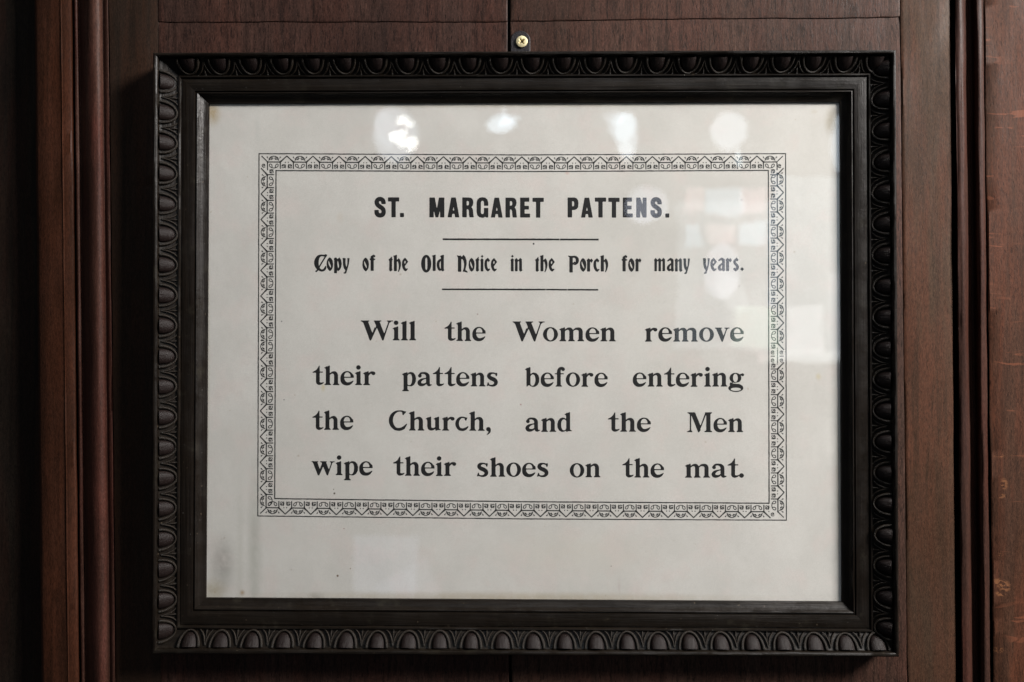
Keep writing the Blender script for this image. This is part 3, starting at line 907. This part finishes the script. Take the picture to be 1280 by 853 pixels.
SER['M'] = (124, [('+', 'P', [(14, 97), (20, 97), (20, 6), (14, 6)]), ('+', 'P', [(0, 0), (26, 0), (26, 3), (20, 10), (19, 18), (15, 18), (14, 10), (6, 5), (0, 3)]),
                  ('+', 'P', [(19, 98), (40, 98), (66, 32), (66, 8), (58, -1), (55, -1), (20, 90)]), ('+', 'P', [(55, -1), (59, -1), (97, 98), (90, 98)]), rect(95, 0, 115, 98), foot(95, 115, 0, 9, 8, 4),
                  ('+', 'P', [(2, 96), (38, 96), (38, 100), (2, 100)]), ('+', 'P', [(89, 96), (123, 96), (123, 100), (89, 100)]), ('+', 'P', [(3, 97), (12, 91), (21, 91), (24, 98)]), ('+', 'P', [(114, 90), (116, 92), (122, 97), (112, 98)])])
SER[','] = (26, [('+', 'E', 12, 9, 10.6, 10.4), ('+', 'S', [(16, 8), (18, -1), (14, -11), (5, -19)], [6.5, 5, 3.4, 1.2])])
SER['.'] = (24, [('+', 'E', 12, 10, 11.2, 11)])

# ---- condensed grotesque; capitals 100, stroke 20
GRO = {}
GRO['T'] = (56, [rect(0, 81, 56, 100), rect(18, 0, 38, 90)])
GRO['E'] = (49, [rect(0, 0, 21, 100), rect(10, 81, 45, 100), rect(10, 41, 43, 58), rect(10, 0, 49, 18)])
GRO['.'] = (18, [rect(0, 0, 18, 19)])
GRO['P'] = (54, [rect(0, 0, 21, 100), ('+', 'P', [(10, 38), (10, 100), (34, 100), (45, 96), (52, 86), (54, 70), (52, 52), (45, 42), (34, 38)]), ('-', 'P', [(21, 55), (21, 83), (29, 83), (33, 79), (34, 69), (33, 59), (29, 55)])])
GRO['R'] = (57, [rect(0, 0, 21, 100), ('+', 'P', [(10, 42), (10, 100), (34, 100), (46, 97), (53, 88), (55, 74), (52, 60), (44, 51), (50, 45), (53, 36), (55, 12), (57, 0), (37, 0), (35, 12), (34, 32), (31, 40), (24, 42)]),
                 ('-', 'P', [(20.5, 59), (20.5, 84), (29, 84), (34, 80), (35, 71), (34, 63), (29, 59)]), ('-', 'P', [(21, -4), (21, 42), (28, 41), (33, 36), (35, 12), (36.5, -4)])])
GRO['A'] = (58, [('+', 'P', [(0, 0), (18, 100), (40, 100), (58, 0), (38, 0), (35.5, 18), (22, 18), (19.5, 0)]), ('-', 'P', [(24, 33), (34.5, 33), (29.5, 62)])])
GRO['N'] = (51, [rect(0, 0, 18, 100), rect(33, 0, 51, 100), ('+', 'P', [(0, 100), (19, 100), (51, 0), (33, 0)])])
GRO['M'] = (75, [rect(0, 0, 20, 100), rect(55, 0, 75, 100), ('+', 'P', [(0, 100), (26, 100), (44, 0), (31, 0), (10, 96)]), ('+', 'P', [(75, 100), (49, 100), (31, 0), (44, 0), (65, 96)])])
GRO['G'] = (58, [('+', 'P', [(0, 26), (0, 74), (4, 90), (14, 99), (29, 102), (44, 99), (54, 90), (58, 74), (58, 60), (38, 60), (38, 76), (35, 84), (29, 86), (23, 84), (20, 76), (20, 24), (23, 17), (29, 15), (35, 17), (38, 25), (38, 33), (38, 47), (58, 47), (58, 0), (47, 0), (44, 5), (36, -1), (27, -2), (13, 2), (4, 11)])])
GRO['S'] = (58, [('+', 'S', [(46.5, 73), (44, 84), (36, 90.5), (28, 92), (18, 89), (12, 80), (12, 71), (17, 61), (28, 53), (39, 45), (46, 36), (47, 26), (45, 16), (38, 10), (29, 8), (19, 10.5), (12, 19), (11, 28)], 10.2),
                 ('+', 'P', [(36.5, 67.5), (57, 67.5), (57, 76), (36.5, 76)]), ('+', 'P', [(0.8, 24), (21, 24), (21, 35), (0.8, 35)]), ('-', 'P', [(36, 62), (36, 67.5), (60, 67.5), (60, 62)]), ('-', 'P', [(-2, 35), (22, 35), (21, 41), (-2, 41)]),
                 ('+', 'S', [(20, 59), (28, 53), (39, 45)], 10.2)])

# ---- old English style; x-height 100, ascenders 124
BLK = {}


def bstem(x0, x1, y0, y1):
    return [('+', 'P', [(x0, y0 + 4), (x0 + 2, y0), (x1 - 2, y0), (x1, y0 + 3), (x1, y1 - 3), (x1 + 1, y1 + 2), (x0 + 6, y1 - 3), (x0 - 4, y1 - 6), (x0 - 4, y1 - 10), (x0, y1 - 13)])]


def bdia(cx, cy, r, k=1.0):
    return ('+', 'P', [(cx - r, cy), (cx, cy - r * k), (cx + r, cy), (cx, cy + r * k)])


def bstem2(x0, x1, y0=4, y1=100, ft=True):
    m = (x0 + x1) / 2
    o = [rect(x0, 2, x1, y1 - 10), ('+', 'P', [(x0 - 4, y1 - 14), (m - 1, y1 + 1), (x1 + 1, y1 - 8), (x1, y1 - 22), (x0, y1 - 22)])]
    if ft:
        o.append(('+', 'P', [(x0, 14), (x1, 14), (x1 + 5, 8), (m + 2, -4), (x0 - 1, 4)]))
    return o


BLK['C'] = (92, [('+', 'S', [(88, 119), (70, 117), (50, 118), (30, 107), (18, 82), (15, 55), (22, 28), (38, 9), (55, 1), (72, 6), (82, 20), (86, 34)], [4, 5.5, 6, 11, 15, 16, 13, 9, 7.5, 7.5, 7, 3]),
                 ('+', 'S', [(90, 120), (65, 78), (40, 35), (22, 3), (13, -6)], [5, 4.2, 4.2, 5, 5.5]), ('+', 'P', [(84, 128), (94, 122), (82, 108), (68, 116)])])
BLK['o'] = (49, [('+', 'P', [(24, 103), (36, 94), (45, 78), (49, 52), (46, 26), (38, 8), (26, -3), (14, 7), (5, 24), (1, 50), (4, 76), (12, 93)]), ('-', 'S', [(15, 80), (18, 62), (25, 42), (33, 22)], [1.5, 5.2, 6.6, 2.2])])
BLK['p'] = (59, [('+', 'P', [(2, -19), (22, -19), (22, 4), (34, -2), (46, 10), (55, 30), (58, 56), (53, 84), (42, 102), (32, 94), (24, 88), (20, 100), (10, 102), (0, 92), (3, 80)]), ('-', 'S', [(28, 80), (30, 60), (33, 38), (33, 18)], [1.5, 5.5, 6.2, 2])])
BLK['y'] = (52, [('+', 'P', [(0, 96), (6, 99), (22, 97), (21, 60), (25, 36), (30, 26), (36, 50), (38, 84), (36, 97), (52, 98), (51, 88), (46, 50), (36, 12), (26, -20), (10, -21), (8, -14), (17, -10), (22, 4), (10, 22), (4, 48), (3, 84)])])
BLK['f'] = (42, [rect(7, 0, 29, 104), ('+', 'P', [(7, 100), (7, 110), (16, 118), (30, 125), (42, 116), (38, 104), (32, 108), (28, 112), (26, 100)]), ('+', 'P', [(0, 84), (40, 84), (40, 93), (0, 94)])])
BLK['t'] = (31, [rect(5, 4, 25, 94), ('+', 'P', [(0, 88), (10, 96), (22, 110), (25, 110), (25, 92), (30, 92), (30, 84), (0, 82)]), ('+', 'P', [(5, 14), (25, 14), (30, 8), (15, -4), (6, 3)])])
BLK['h'] = (60, bstem(3, 25, 0, 124) + [('+', 'P', [(22, 78), (40, 100), (50, 88), (57, 66), (57, 42), (50, 14), (40, -5), (34, -7), (41, 18), (41, 48), (36, 70), (30, 78), (22, 68)])])
BLK['e'] = (48, [('+', 'S', [(24, 93), (13, 78), (10, 55), (13, 30), (22, 12), (30, 8)], [6, 8.5, 9.8, 9.5, 9, 8]), ('+', 'P', [(22, 103), (30, 96), (48, 72), (24, 40), (18, 36), (14, 44), (22, 50), (31, 70), (22, 88)]), ('+', 'P', [(26, -3), (46, 15), (42, 20), (32, 16), (20, 10)]), ('-', 'S', [(22, 80), (21, 66), (22, 56)], [1.5, 4.2, 1.5])])
BLK['O'] = (79, [('+', 'E', 39.5, 57, 39.5, 67), ('-', 'P', [(32, 20), (38, 8), (44, 8), (49, 20), (50, 57), (49, 94), (44, 106), (38, 106), (32, 94), (31, 57)])])
BLK['l'] = (30, bstem(6, 28, 0, 124))
BLK['d'] = (60, [rect(34, 4, 56, 110), ('+', 'P', [(27, 114), (34, 108), (40, 100), (56, 100), (57, 125), (40, 122)]), ('+', 'P', [(34, 14), (56, 14), (61, 7), (49, -4), (38, 5)]),
                 ('+', 'S', [(36, 88), (24, 82), (14, 68), (11, 48), (15, 26), (24, 10), (34, 12)], [5, 8, 9.5, 10, 9.5, 8, 3])])
BLK['N'] = (86, [('+', 'P', [(8, -3), (34, -3), (34, 116), (28, 122), (16, 119), (0, 124), (2, 116), (8, 108)]), ('+', 'P', [(30, 92), (34, 106), (52, 127), (66, 112), (76, 84), (77, 56), (70, 26), (66, 6), (74, 6), (82, 0), (86, -10), (76, -8), (60, -3), (46, -2), (50, 8), (56, 28), (58, 56), (52, 84), (42, 96)])])
BLK['i'] = (28, bstem2(6, 26, ft=False)[:] + [rect(6, 0, 26, 6), bdia(17, 116, 10, 1.0)])
BLK['c'] = (46, [('+', 'S', [(24, 93), (13, 78), (10, 55), (13, 30), (22, 12), (30, 8)], [6, 8.5, 9.8, 9.5, 9, 8]), ('+', 'P', [(20, 98), (28, 102), (44, 84), (34, 70), (24, 82)]), ('+', 'P', [(26, -3), (45, 14), (42, 20), (32, 16), (20, 10)])])
BLK['n'] = (62, bstem2(4, 23, ft=False) + [rect(4, 0, 23, 6)] + [('+', 'P', [(22, 78), (44, 102), (56, 92), (57, 12), (63, 8), (48, -4), (37, 5), (37, 76), (28, 80), (22, 70)])])
BLK['P'] = (79, [('+', 'P', [(9, -7), (33, -7), (33, 112), (9, 112)]), ('+', 'S', [(0, 121), (14, 115), (34, 114), (52, 113), (65, 101), (68, 82), (62, 66), (50, 57), (38, 58)], [2, 5.5, 6.5, 8, 10.5, 11, 9, 6, 3]), ('+', 'P', [(33, 62), (52, 70), (48, 78), (36, 66)])])
BLK['r'] = (44, bstem2(2, 23, ft=False) + [rect(2, 0, 23, 6), ('+', 'P', [(22, 78), (32, 100), (36, 97), (45, 84), (34, 67), (27, 80), (22, 70)])])
BLK['m'] = (92, bstem2(4, 22, ft=False) + [rect(4, 0, 22, 6)] + [('+', 'P', [(21, 78), (42, 102), (54, 92), (54, 0), (36, 0), (36, 76), (28, 80), (21, 70)]), ('+', 'P', [(53, 78), (74, 102), (86, 92), (87, 2), (68, 0), (68, 76), (60, 80), (53, 70)])])
BLK['a'] = (57, [('+', 'P', [(4, 80), (12, 90), (30, 103), (44, 97), (54, 88), (54, 12), (58, 8), (46, -4), (35, 4), (35, 78), (26, 86), (16, 78), (8, 76)]), ('+', 'S', [(38, 60), (26, 50), (14, 34), (12, 20), (20, 9), (34, 14)], [3, 5.5, 9, 10, 8, 3.5])])
BLK['s'] = (48, [('+', 'S', [(30, 92), (18, 82), (13, 70), (20, 56), (32, 42), (37, 26), (30, 12), (20, 6)], [5, 8, 8.5, 9, 10, 9.5, 8, 6]), ('+', 'P', [(22, 96), (30, 103), (44, 86), (34, 74), (25, 84)]), ('+', 'P', [(22, -4), (34, 8), (16, 26), (2, 16)])])
BLK['.'] = (25, [bdia(12.5, 13, 14, 1.0)])

cache = {}
BOLD = {id(SER): 0.55, id(GRO): 1.2, id(BLK): 1.1}


def glyph(font, ch, step):
    key = (id(font), ch)
    if key not in cache:
        w, ops = font[ch]
        cache[key] = contour(ops, (-9, -36, w + 12, 134), step, grow_=BOLD[id(font)])
    return cache[key]


def word(font, txt, xa, xb, ya, yb, unit, gap, step, kern={}):
    """set a word so that its ink runs from pixel xa to xb, baseline ya to yb"""
    pen, out = 0, []
    for i, ch in enumerate(txt):
        if i:
            pen += gap + kern.get(txt[i - 1] + ch, 0)
        out.append((pen, ch))
        pen += font[ch][0]
    sx = (xb - xa) / pen
    res = []
    for x, ch in out:
        v, f = glyph(font, ch, step)
        jx, jy = random.uniform(-.12, .12), random.uniform(-.15, .15)
        X = xa + (v[:, 0] + x) * sx + jx
        res.append((np.stack([X, ya + (yb - ya) * (X - xa) / (xb - xa) - v[:, 1] * unit + jy], 1), f))
    return res


KS = {'Wo': -14, 'Wi': -8, 'r,': -4, 'ch': -2, 'rc': -2, 't.': -4, 'ir': 1, 'ov': -1, 've': -3}
LINES = [
    [('Will', 451.2, 519.8, 425.7, 425.7), ('the', 555.6, 606.8, 426.3, 426.4), ('Women', 640.8, 769.7, 426.8, 426.9), ('remove', 806, 929.4, 427, 427)],
    [('their', 390.5, 469.2, 481.3, 481.7), ('pattens', 502.6, 622.4, 482.8, 483.2), ('before', 656.8, 759.4, 483.4, 483.5), ('entering', 791.2, 930.2, 483.5, 483.5)],
    [('the', 390.3, 441.4, 537.5, 537.6), ('Church,', 486, 614.2, 538.1, 538.8), ('and', 656.6, 714.8, 539.8, 539.8), ('the', 759.8, 813.4, 539.9, 539.9), ('Men', 858.8, 928.8, 540.2, 540.3)],
    [('wipe', 389.6, 465.6, 594.0, 594.4), ('their', 491.3, 570, 594.8, 595.2), ('shoes', 596.1, 685.7, 596, 596.2), ('on', 712.2, 750.4, 596.8, 596.9), ('the', 777.8, 829.8, 597, 597), ('mat.', 856.3, 930, 597.2, 597.2)],
]
for ln in LINES:
    pcs = []
    for w in ln:
        pcs += word(SER, *w, 0.2462, 6.5, 1.7, KS)
    ink_object('text_line', pcs, M_ink)['label'] = 'printed line reading ' + ' '.join(w[0] for w in ln)
pcs = []
KG = {'ST': -5, 'T.': -10, 'MA': 2, 'AT': -4, 'TT': -4, 'RE': 2, 'EN': 3, 'NS': 4, 'S.': 2, 'ET': -3, 'TE': 2, 'GA': -2, 'PA': -2}
for w in (('ST.', 468.2, 504.8, 271.5, 271.5), ('MARGARET', 537, 679.4, 271.7, 272), ('PATTENS.', 709.8, 836.2, 271.9, 271.9)):
    pcs += word(GRO, *w, 0.2435, 17, 1.9, KG)
ink_object('title_lettering', pcs, M_ink)
pcs = []
for w in (('Copy', 393, 436.9, 338.6, 338.7), ('of', 453, 469.2, 338.8, 338.8), ('the', 486, 510.2, 338.9, 338.9), ('Old', 526.6, 555.4, 338.9, 339), ('Notice', 571.2, 621.2, 339.2, 339.3), ('in', 637.8, 653.2, 339.3, 339.3),
          ('the', 669.1, 693.3, 339.4, 339.4), ('Porch', 710.4, 760.6, 339.5, 339.5), ('for', 777.1, 801.4, 339.5, 339.5), ('many', 817.7, 862.3, 339.3, 339.3), ('years.', 878.6, 929.5, 338.9, 338.9)):
    pcs += word(BLK, *w, 0.1610, 7, 2.3, {'Co': -8, 'yp': 0, 's.': 4, 'rc': -2, 'or': -1})
ink_object('subtitle_lettering', pcs, M_ink)


def line_piece(x0, y0, x1, y1, w, gaps=(), wob=0.12):
    """a printed rule with slightly uneven edges"""
    n = max(3, int(math.hypot(x1 - x0, y1 - y0) / 4))
    dx, dy = x1 - x0, y1 - y0
    L = math.hypot(dx, dy)
    nx, ny = -dy / L, dx / L
    v = []
    for i in range(n + 1):
        u = i / n
        a_, b_ = w / 2 + random.uniform(-wob, wob), w / 2 + random.uniform(-wob, wob)
        v += [(x0 + dx * u + nx * a_, y0 + dy * u + ny * a_), (x0 + dx * u - nx * b_, y0 + dy * u - ny * b_)]
    f = []
    for i in range(n):
        if any(g0 < i / n < g1 for g0, g1 in gaps):
            continue
        f.append((2 * i + 1, 2 * i + 3, 2 * i + 2, 2 * i))
    return np.array(v), [q[::-1] for q in f]


ink_object('rule_line', [line_piece(553.3, 299.3, 699.2, 299.6, 2.2), line_piece(700, 299.6, 748.3, 299.7, 2.2)], M_ink)
ink_object('rule_line', [line_piece(552.3, 361.9, 682, 362.2, 2.0), line_piece(682.6, 362.2, 709, 362.4, 1.9), line_piece(709.5, 362.4, 747.8, 362.5, 2.0)], M_ink)
bo = [(323.8, 192.3), (982, 192.3), (983, 650.5), (322.2, 645.2)]
bi = [(345.0, 213.5), (960.4, 213.2), (961.4, 629.3), (343.4, 623.5)]
tk = [[], []]
for g, (cs, w) in enumerate(((bo, 1.35), (bi, 1.5))):
    mids = {2: (0.505, 1.0)} if g == 0 else {}
    for i in range(4):
        p, q = cs[i], cs[(i + 1) % 4]
        if i % 2 == 0:
            m = ((p[0] + q[0]) / 2, (p[1] + q[1]) / 2 + (1.0 if i == 2 else (1.6 if g == 0 else 1.4)))
            tk[g] += [line_piece(*p, *m, w), line_piece(*m, *q, w)]
        else:
            ex = 0.55
            sgn = 1 if q[1] > p[1] else -1
            tk[g].append(line_piece(p[0], p[1] - sgn * ex, q[0], q[1] + sgn * ex, w))
ink_object('outer_border_line', tk[0], M_ink2)
ink_object('inner_border_line', tk[1], M_ink2)


# ornament unit: x along the border from the middle of a house, y measured inward from the outer line
def spiral(cx, cy, r, s, thin=0.52):
    pts = []
    for i in range(9):
        a_ = s * (0.9 + i * 0.70)
        rr = r * (1 - 0.055 * i)
        pts.append((cx + s * rr * math.cos(abs(a_)), cy + rr * math.sin(abs(a_))))
    return [('+', 'S', pts, thin), ('+', 'E', cx, cy, 0.85, 0.85)]


def house(side=0):
    o = []
    for s in ((-1, 1) if side == 0 else (side,)):
        o += [('+', 'S', [(s * 8.1, 18.2), (s * 8.1, 10.2)], 0.68), ('+', 'S', [(s * 0.2, 2.9), (s * 4.2, 6.6), (s * 8.1, 10.2)], [0.7, 0.76, 1.1])]
        o += [('+', 'E', s * 1.8, 10.6, 0.75, 0.7)] + spiral(s * 4.6, 15.2, 2.5, s) + [('+', 'S', [(s * 2.1, 17.9), (s * 1.6, 15.5), (s * 2.3, 13)], 0.45)]
    return o


def linku(x0=8.1, x1=24.2):
    m = (x0 + x1) / 2
    o = [('+', 'S', [(x0, 10.3), (x1, 10.3)], 0.7), ('+', 'E', x0 + 0.6, 10.3, 1.3, 1.0), ('+', 'E', x1 - 0.6, 10.3, 1.3, 1.0)]
    o += [('+', 'S', [(m - 6.2, 8.4), (m - 4.5, 4.6), (m, 3.0), (m + 4.5, 4.6), (m + 6.2, 8.4)], 0.5)]
    o += [('+', 'E', m - 2.6, 6.6, 1.15, 1.1), ('+', 'E', m + 2.6, 6.6, 1.15, 1.1), ('+', 'S', [(m - 4.6, 7.6), (m - 4.4, 5.4), (m - 2.4, 4.5), (m - 0.8, 5.8)], 0.45), ('+', 'S', [(m + 4.6, 7.6), (m + 4.4, 5.4), (m + 2.4, 4.5), (m + 0.8, 5.8)], 0.38)]
    for s in (-1, 1):
        o += [('+', 'E', m + s * 8.1, 4.2, 0.95, 0.75), ('+', 'S', [(m + s * 8.1, 4.3), (m + s * 7.0, 6.0)], 0.32)]
        o += [('+', 'S', [(m, 17.8), (m + s * 2.4, 17.4), (m + s * 5, 15.8), (m + s * 5.4, 13.4), (m + s * 3.6, 12.9), (m + s * 2.2, 14.6), (m + s * 2.2, 16.8)], 0.5)]
    return o


ST = 0.30
U_H = contour(house(), (-10.5, 0, 10.5, 20), ST, 0)
U_L = contour(linku(), (7.2, 0, 25.1, 20), ST, 0)
U_HR = contour(house(1), (-1, 0, 10.5, 20), ST, 0)
U_HL = contour(house(-1), (-10.5, 0, 1, 20), ST, 0)
U_DIAG = contour([('+', 'S', [(0.2, 2.9), (4.2, 6.6), (8.1, 10.2)], [0.6, 0.66, 1.0])] + spiral(3.6, 14.6, 2.4, 1), (-1, 0, 10.5, 20), ST, 0)
orn = []


def lay(unit, x, axis, sc=1.0):
    v, f = unit
    a_ = (v[:, 0] * sc) + x
    d_ = v[:, 1]
    flip = False
    if axis == 'T':
        y0 = 192.3 + 0.8 * np.sin(np.pi * (a_ - 323) / 659) * 1.6
        P = np.stack([a_, y0 + d_ * 1.0], 1)
    elif axis == 'B':
        y0 = 645.2 + (a_ - 322) / 661 * 5.3 + np.sin(np.pi * (a_ - 322) / 661) * 0.9
        P = np.stack([a_, y0 - d_ * 1.02], 1)
        flip = True
    elif axis == 'L':
        x0 = 323.8 - (a_ - 192) / 453 * 1.6
        P = np.stack([x0 + d_ * 1.01, a_], 1)
        flip = True
    else:
        x0 = 982 + (a_ - 192) / 458
        P = np.stack([x0 - d_ * 1.02, a_], 1)
    orn.append((P, [q[::-1] for q in f] if flip else f))


def run(axis, first, pitch, n, pre=True, post=False):
    sc = pitch / 32.3
    if pre:
        lay(U_L, first - 32.3 * sc, axis, sc)
    for k in range(n):
        lay(U_H, first + pitch * k, axis, sc)
        if k < n - 1 or post:
            lay(U_L, first + pitch * k, axis, sc)


run('T', 358.6, 32.64, 19, True, True)
run('B', 356.6, 31.9, 19, True, True)
lay(U_HL, 963, 'B')
run('L', 242.7, 31.85, 6, True, True)
run('L', 449.5, 32.15, 6, True, True)
run('R', 240.8, 32.6, 6, True, True)
run('R', 485.4, 32.6, 5, True, True)
lay(U_HR, 210.5, 'L')
lay(U_HR, 210.5, 'R')
lay(U_HR, 453.4, 'R')
lay(U_HL, 437.3, 'R')
orn.append(line_piece(971.9, 437, 971.9, 454, 1.2))
orn.append(line_piece(963.5, 445.5, 968.5, 445.5, 1.2))
orn.append(line_piece(974.5, 445.5, 979.5, 445.5, 1.2))
orn.append(line_piece(325.8, 425.7, 330.5, 425.7, 1.2))
orn.append(line_piece(336, 425.7, 341, 425.7, 1.2))
for (p, q) in (((327, 195.2), (334.3, 202.3)), ((978.6, 195.2), (971.4, 202.3)), ((325.4, 642.0), (333, 634.8)), ((979.8, 647.2), (972.4, 640)), ((334.4, 203), (334.4, 212.5)), ((971.4, 203), (971.4, 212.5))):
    orn.append(line_piece(*p, *q, 1.3))
for (x, y) in ((329.8, 207), (974.5, 207.5), (966, 643), (966, 440.5), (977, 440.5), (966, 450.6), (977, 450.6)):
    v, f = contour(spiral(0, 0, 2.4, 1), (-4, -4, 4, 4), ST, 0)
    orn.append((v + np.array([x, y]), f))
ink_object('ornament_border', orn, M_ink2, h=HP + 0.00002)

# hanging plate of the frame, round top, behind the top rail
pc = at(650.5, 51, .001)
R_ = 0.0062
V = []
for h in (0.0002, 0.0010, 0.0012):
    sc = 1 if h < .0011 else 0.94
    for i in range(33):
        a_ = math.pi * i / 32
        V.append((pc[0] + R_ * sc * math.cos(a_), -h, pc[2] + R_ * sc * math.sin(a_)))
    V.append((pc[0] - R_ * sc, -h, pc[2] - .02))
    V.append((pc[0] + R_ * sc, -h, pc[2] - .02))
n = 35
F = grid_faces(3, n, wrap=True, flip=True) + [tuple(range(2 * n, 3 * n))[::-1]]
pl = mesh_obj('hanging_plate', V, F, M_plate, notice)
pl['label'] = 'small black metal hanging plate at the top of the frame'

# ------------------------------------------------------------------ screw
sc_root = empty('screw')
sc_root['label'] = 'small brass cross head screw above the middle of the frame'
sc_root['category'] = 'screw'
c0 = at(652.2, 51.4, .0030)
sc_root.location = Vector((c0[0], -.0016, c0[2]))
R_ = 0.0036
N = 56
V, F = [], []
idx = {}


def recess(x, y):
    a_ = math.radians(38)
    x, y = x * math.cos(a_) + y * math.sin(a_), -x * math.sin(a_) + y * math.cos(a_)
    r = math.hypot(x, y)
    arm = min(abs(x), abs(y))
    w = 0.00040 * (1.15 - r / 0.004)
    k = 1 / (1 + math.exp((arm - w) / 0.00005)) / (1 + math.exp((r - 0.0019) / 0.00008))
    core = 1 / (1 + math.exp((r - 0.0008) / 0.0001))
    return max(k, core)


rings = 40
for i in range(rings + 1):
    r = R_ * i / rings
    for j in range(N):
        a_ = 2 * math.pi * j / N
        x, y = r * math.cos(a_), r * math.sin(a_)
        dome = 0.0007 * math.sqrt(max(0, 1 - (r / R_ * 0.93) ** 2))
        V.append((x, -(0.0004 + dome) + 0.0016 * recess(x, y), y))
F = grid_faces(rings + 1, N, wrap=True)
hd = mesh_obj('screw_head', V, F, M_brass, sc_root, smooth=True)
V = []
for r, y in ((R_, -0.0006), (R_ * 0.98, 0.0002), (0.0017, 0.0018), (0.0016, 0.012), (0.0004, 0.015)):
    for j in range(24):
        a_ = 2 * math.pi * j / 24
        V.append((r * math.cos(a_), y, r * math.sin(a_)))
mesh_obj('screw_shank', V, grid_faces(5, 24, wrap=True), M_brass, sc_root, smooth=True)

for o in list(bpy.data.objects):
    if o.type == 'MESH' and o.name.startswith(('panel', 'flat_moulding', 'stile', 'plank', 'board')):
        m = o.modifiers.new('edges', 'EDGE_SPLIT')
        m.split_angle = math.radians(40)
        o.data.polygons.foreach_set('use_smooth', [True] * len(o.data.polygons))
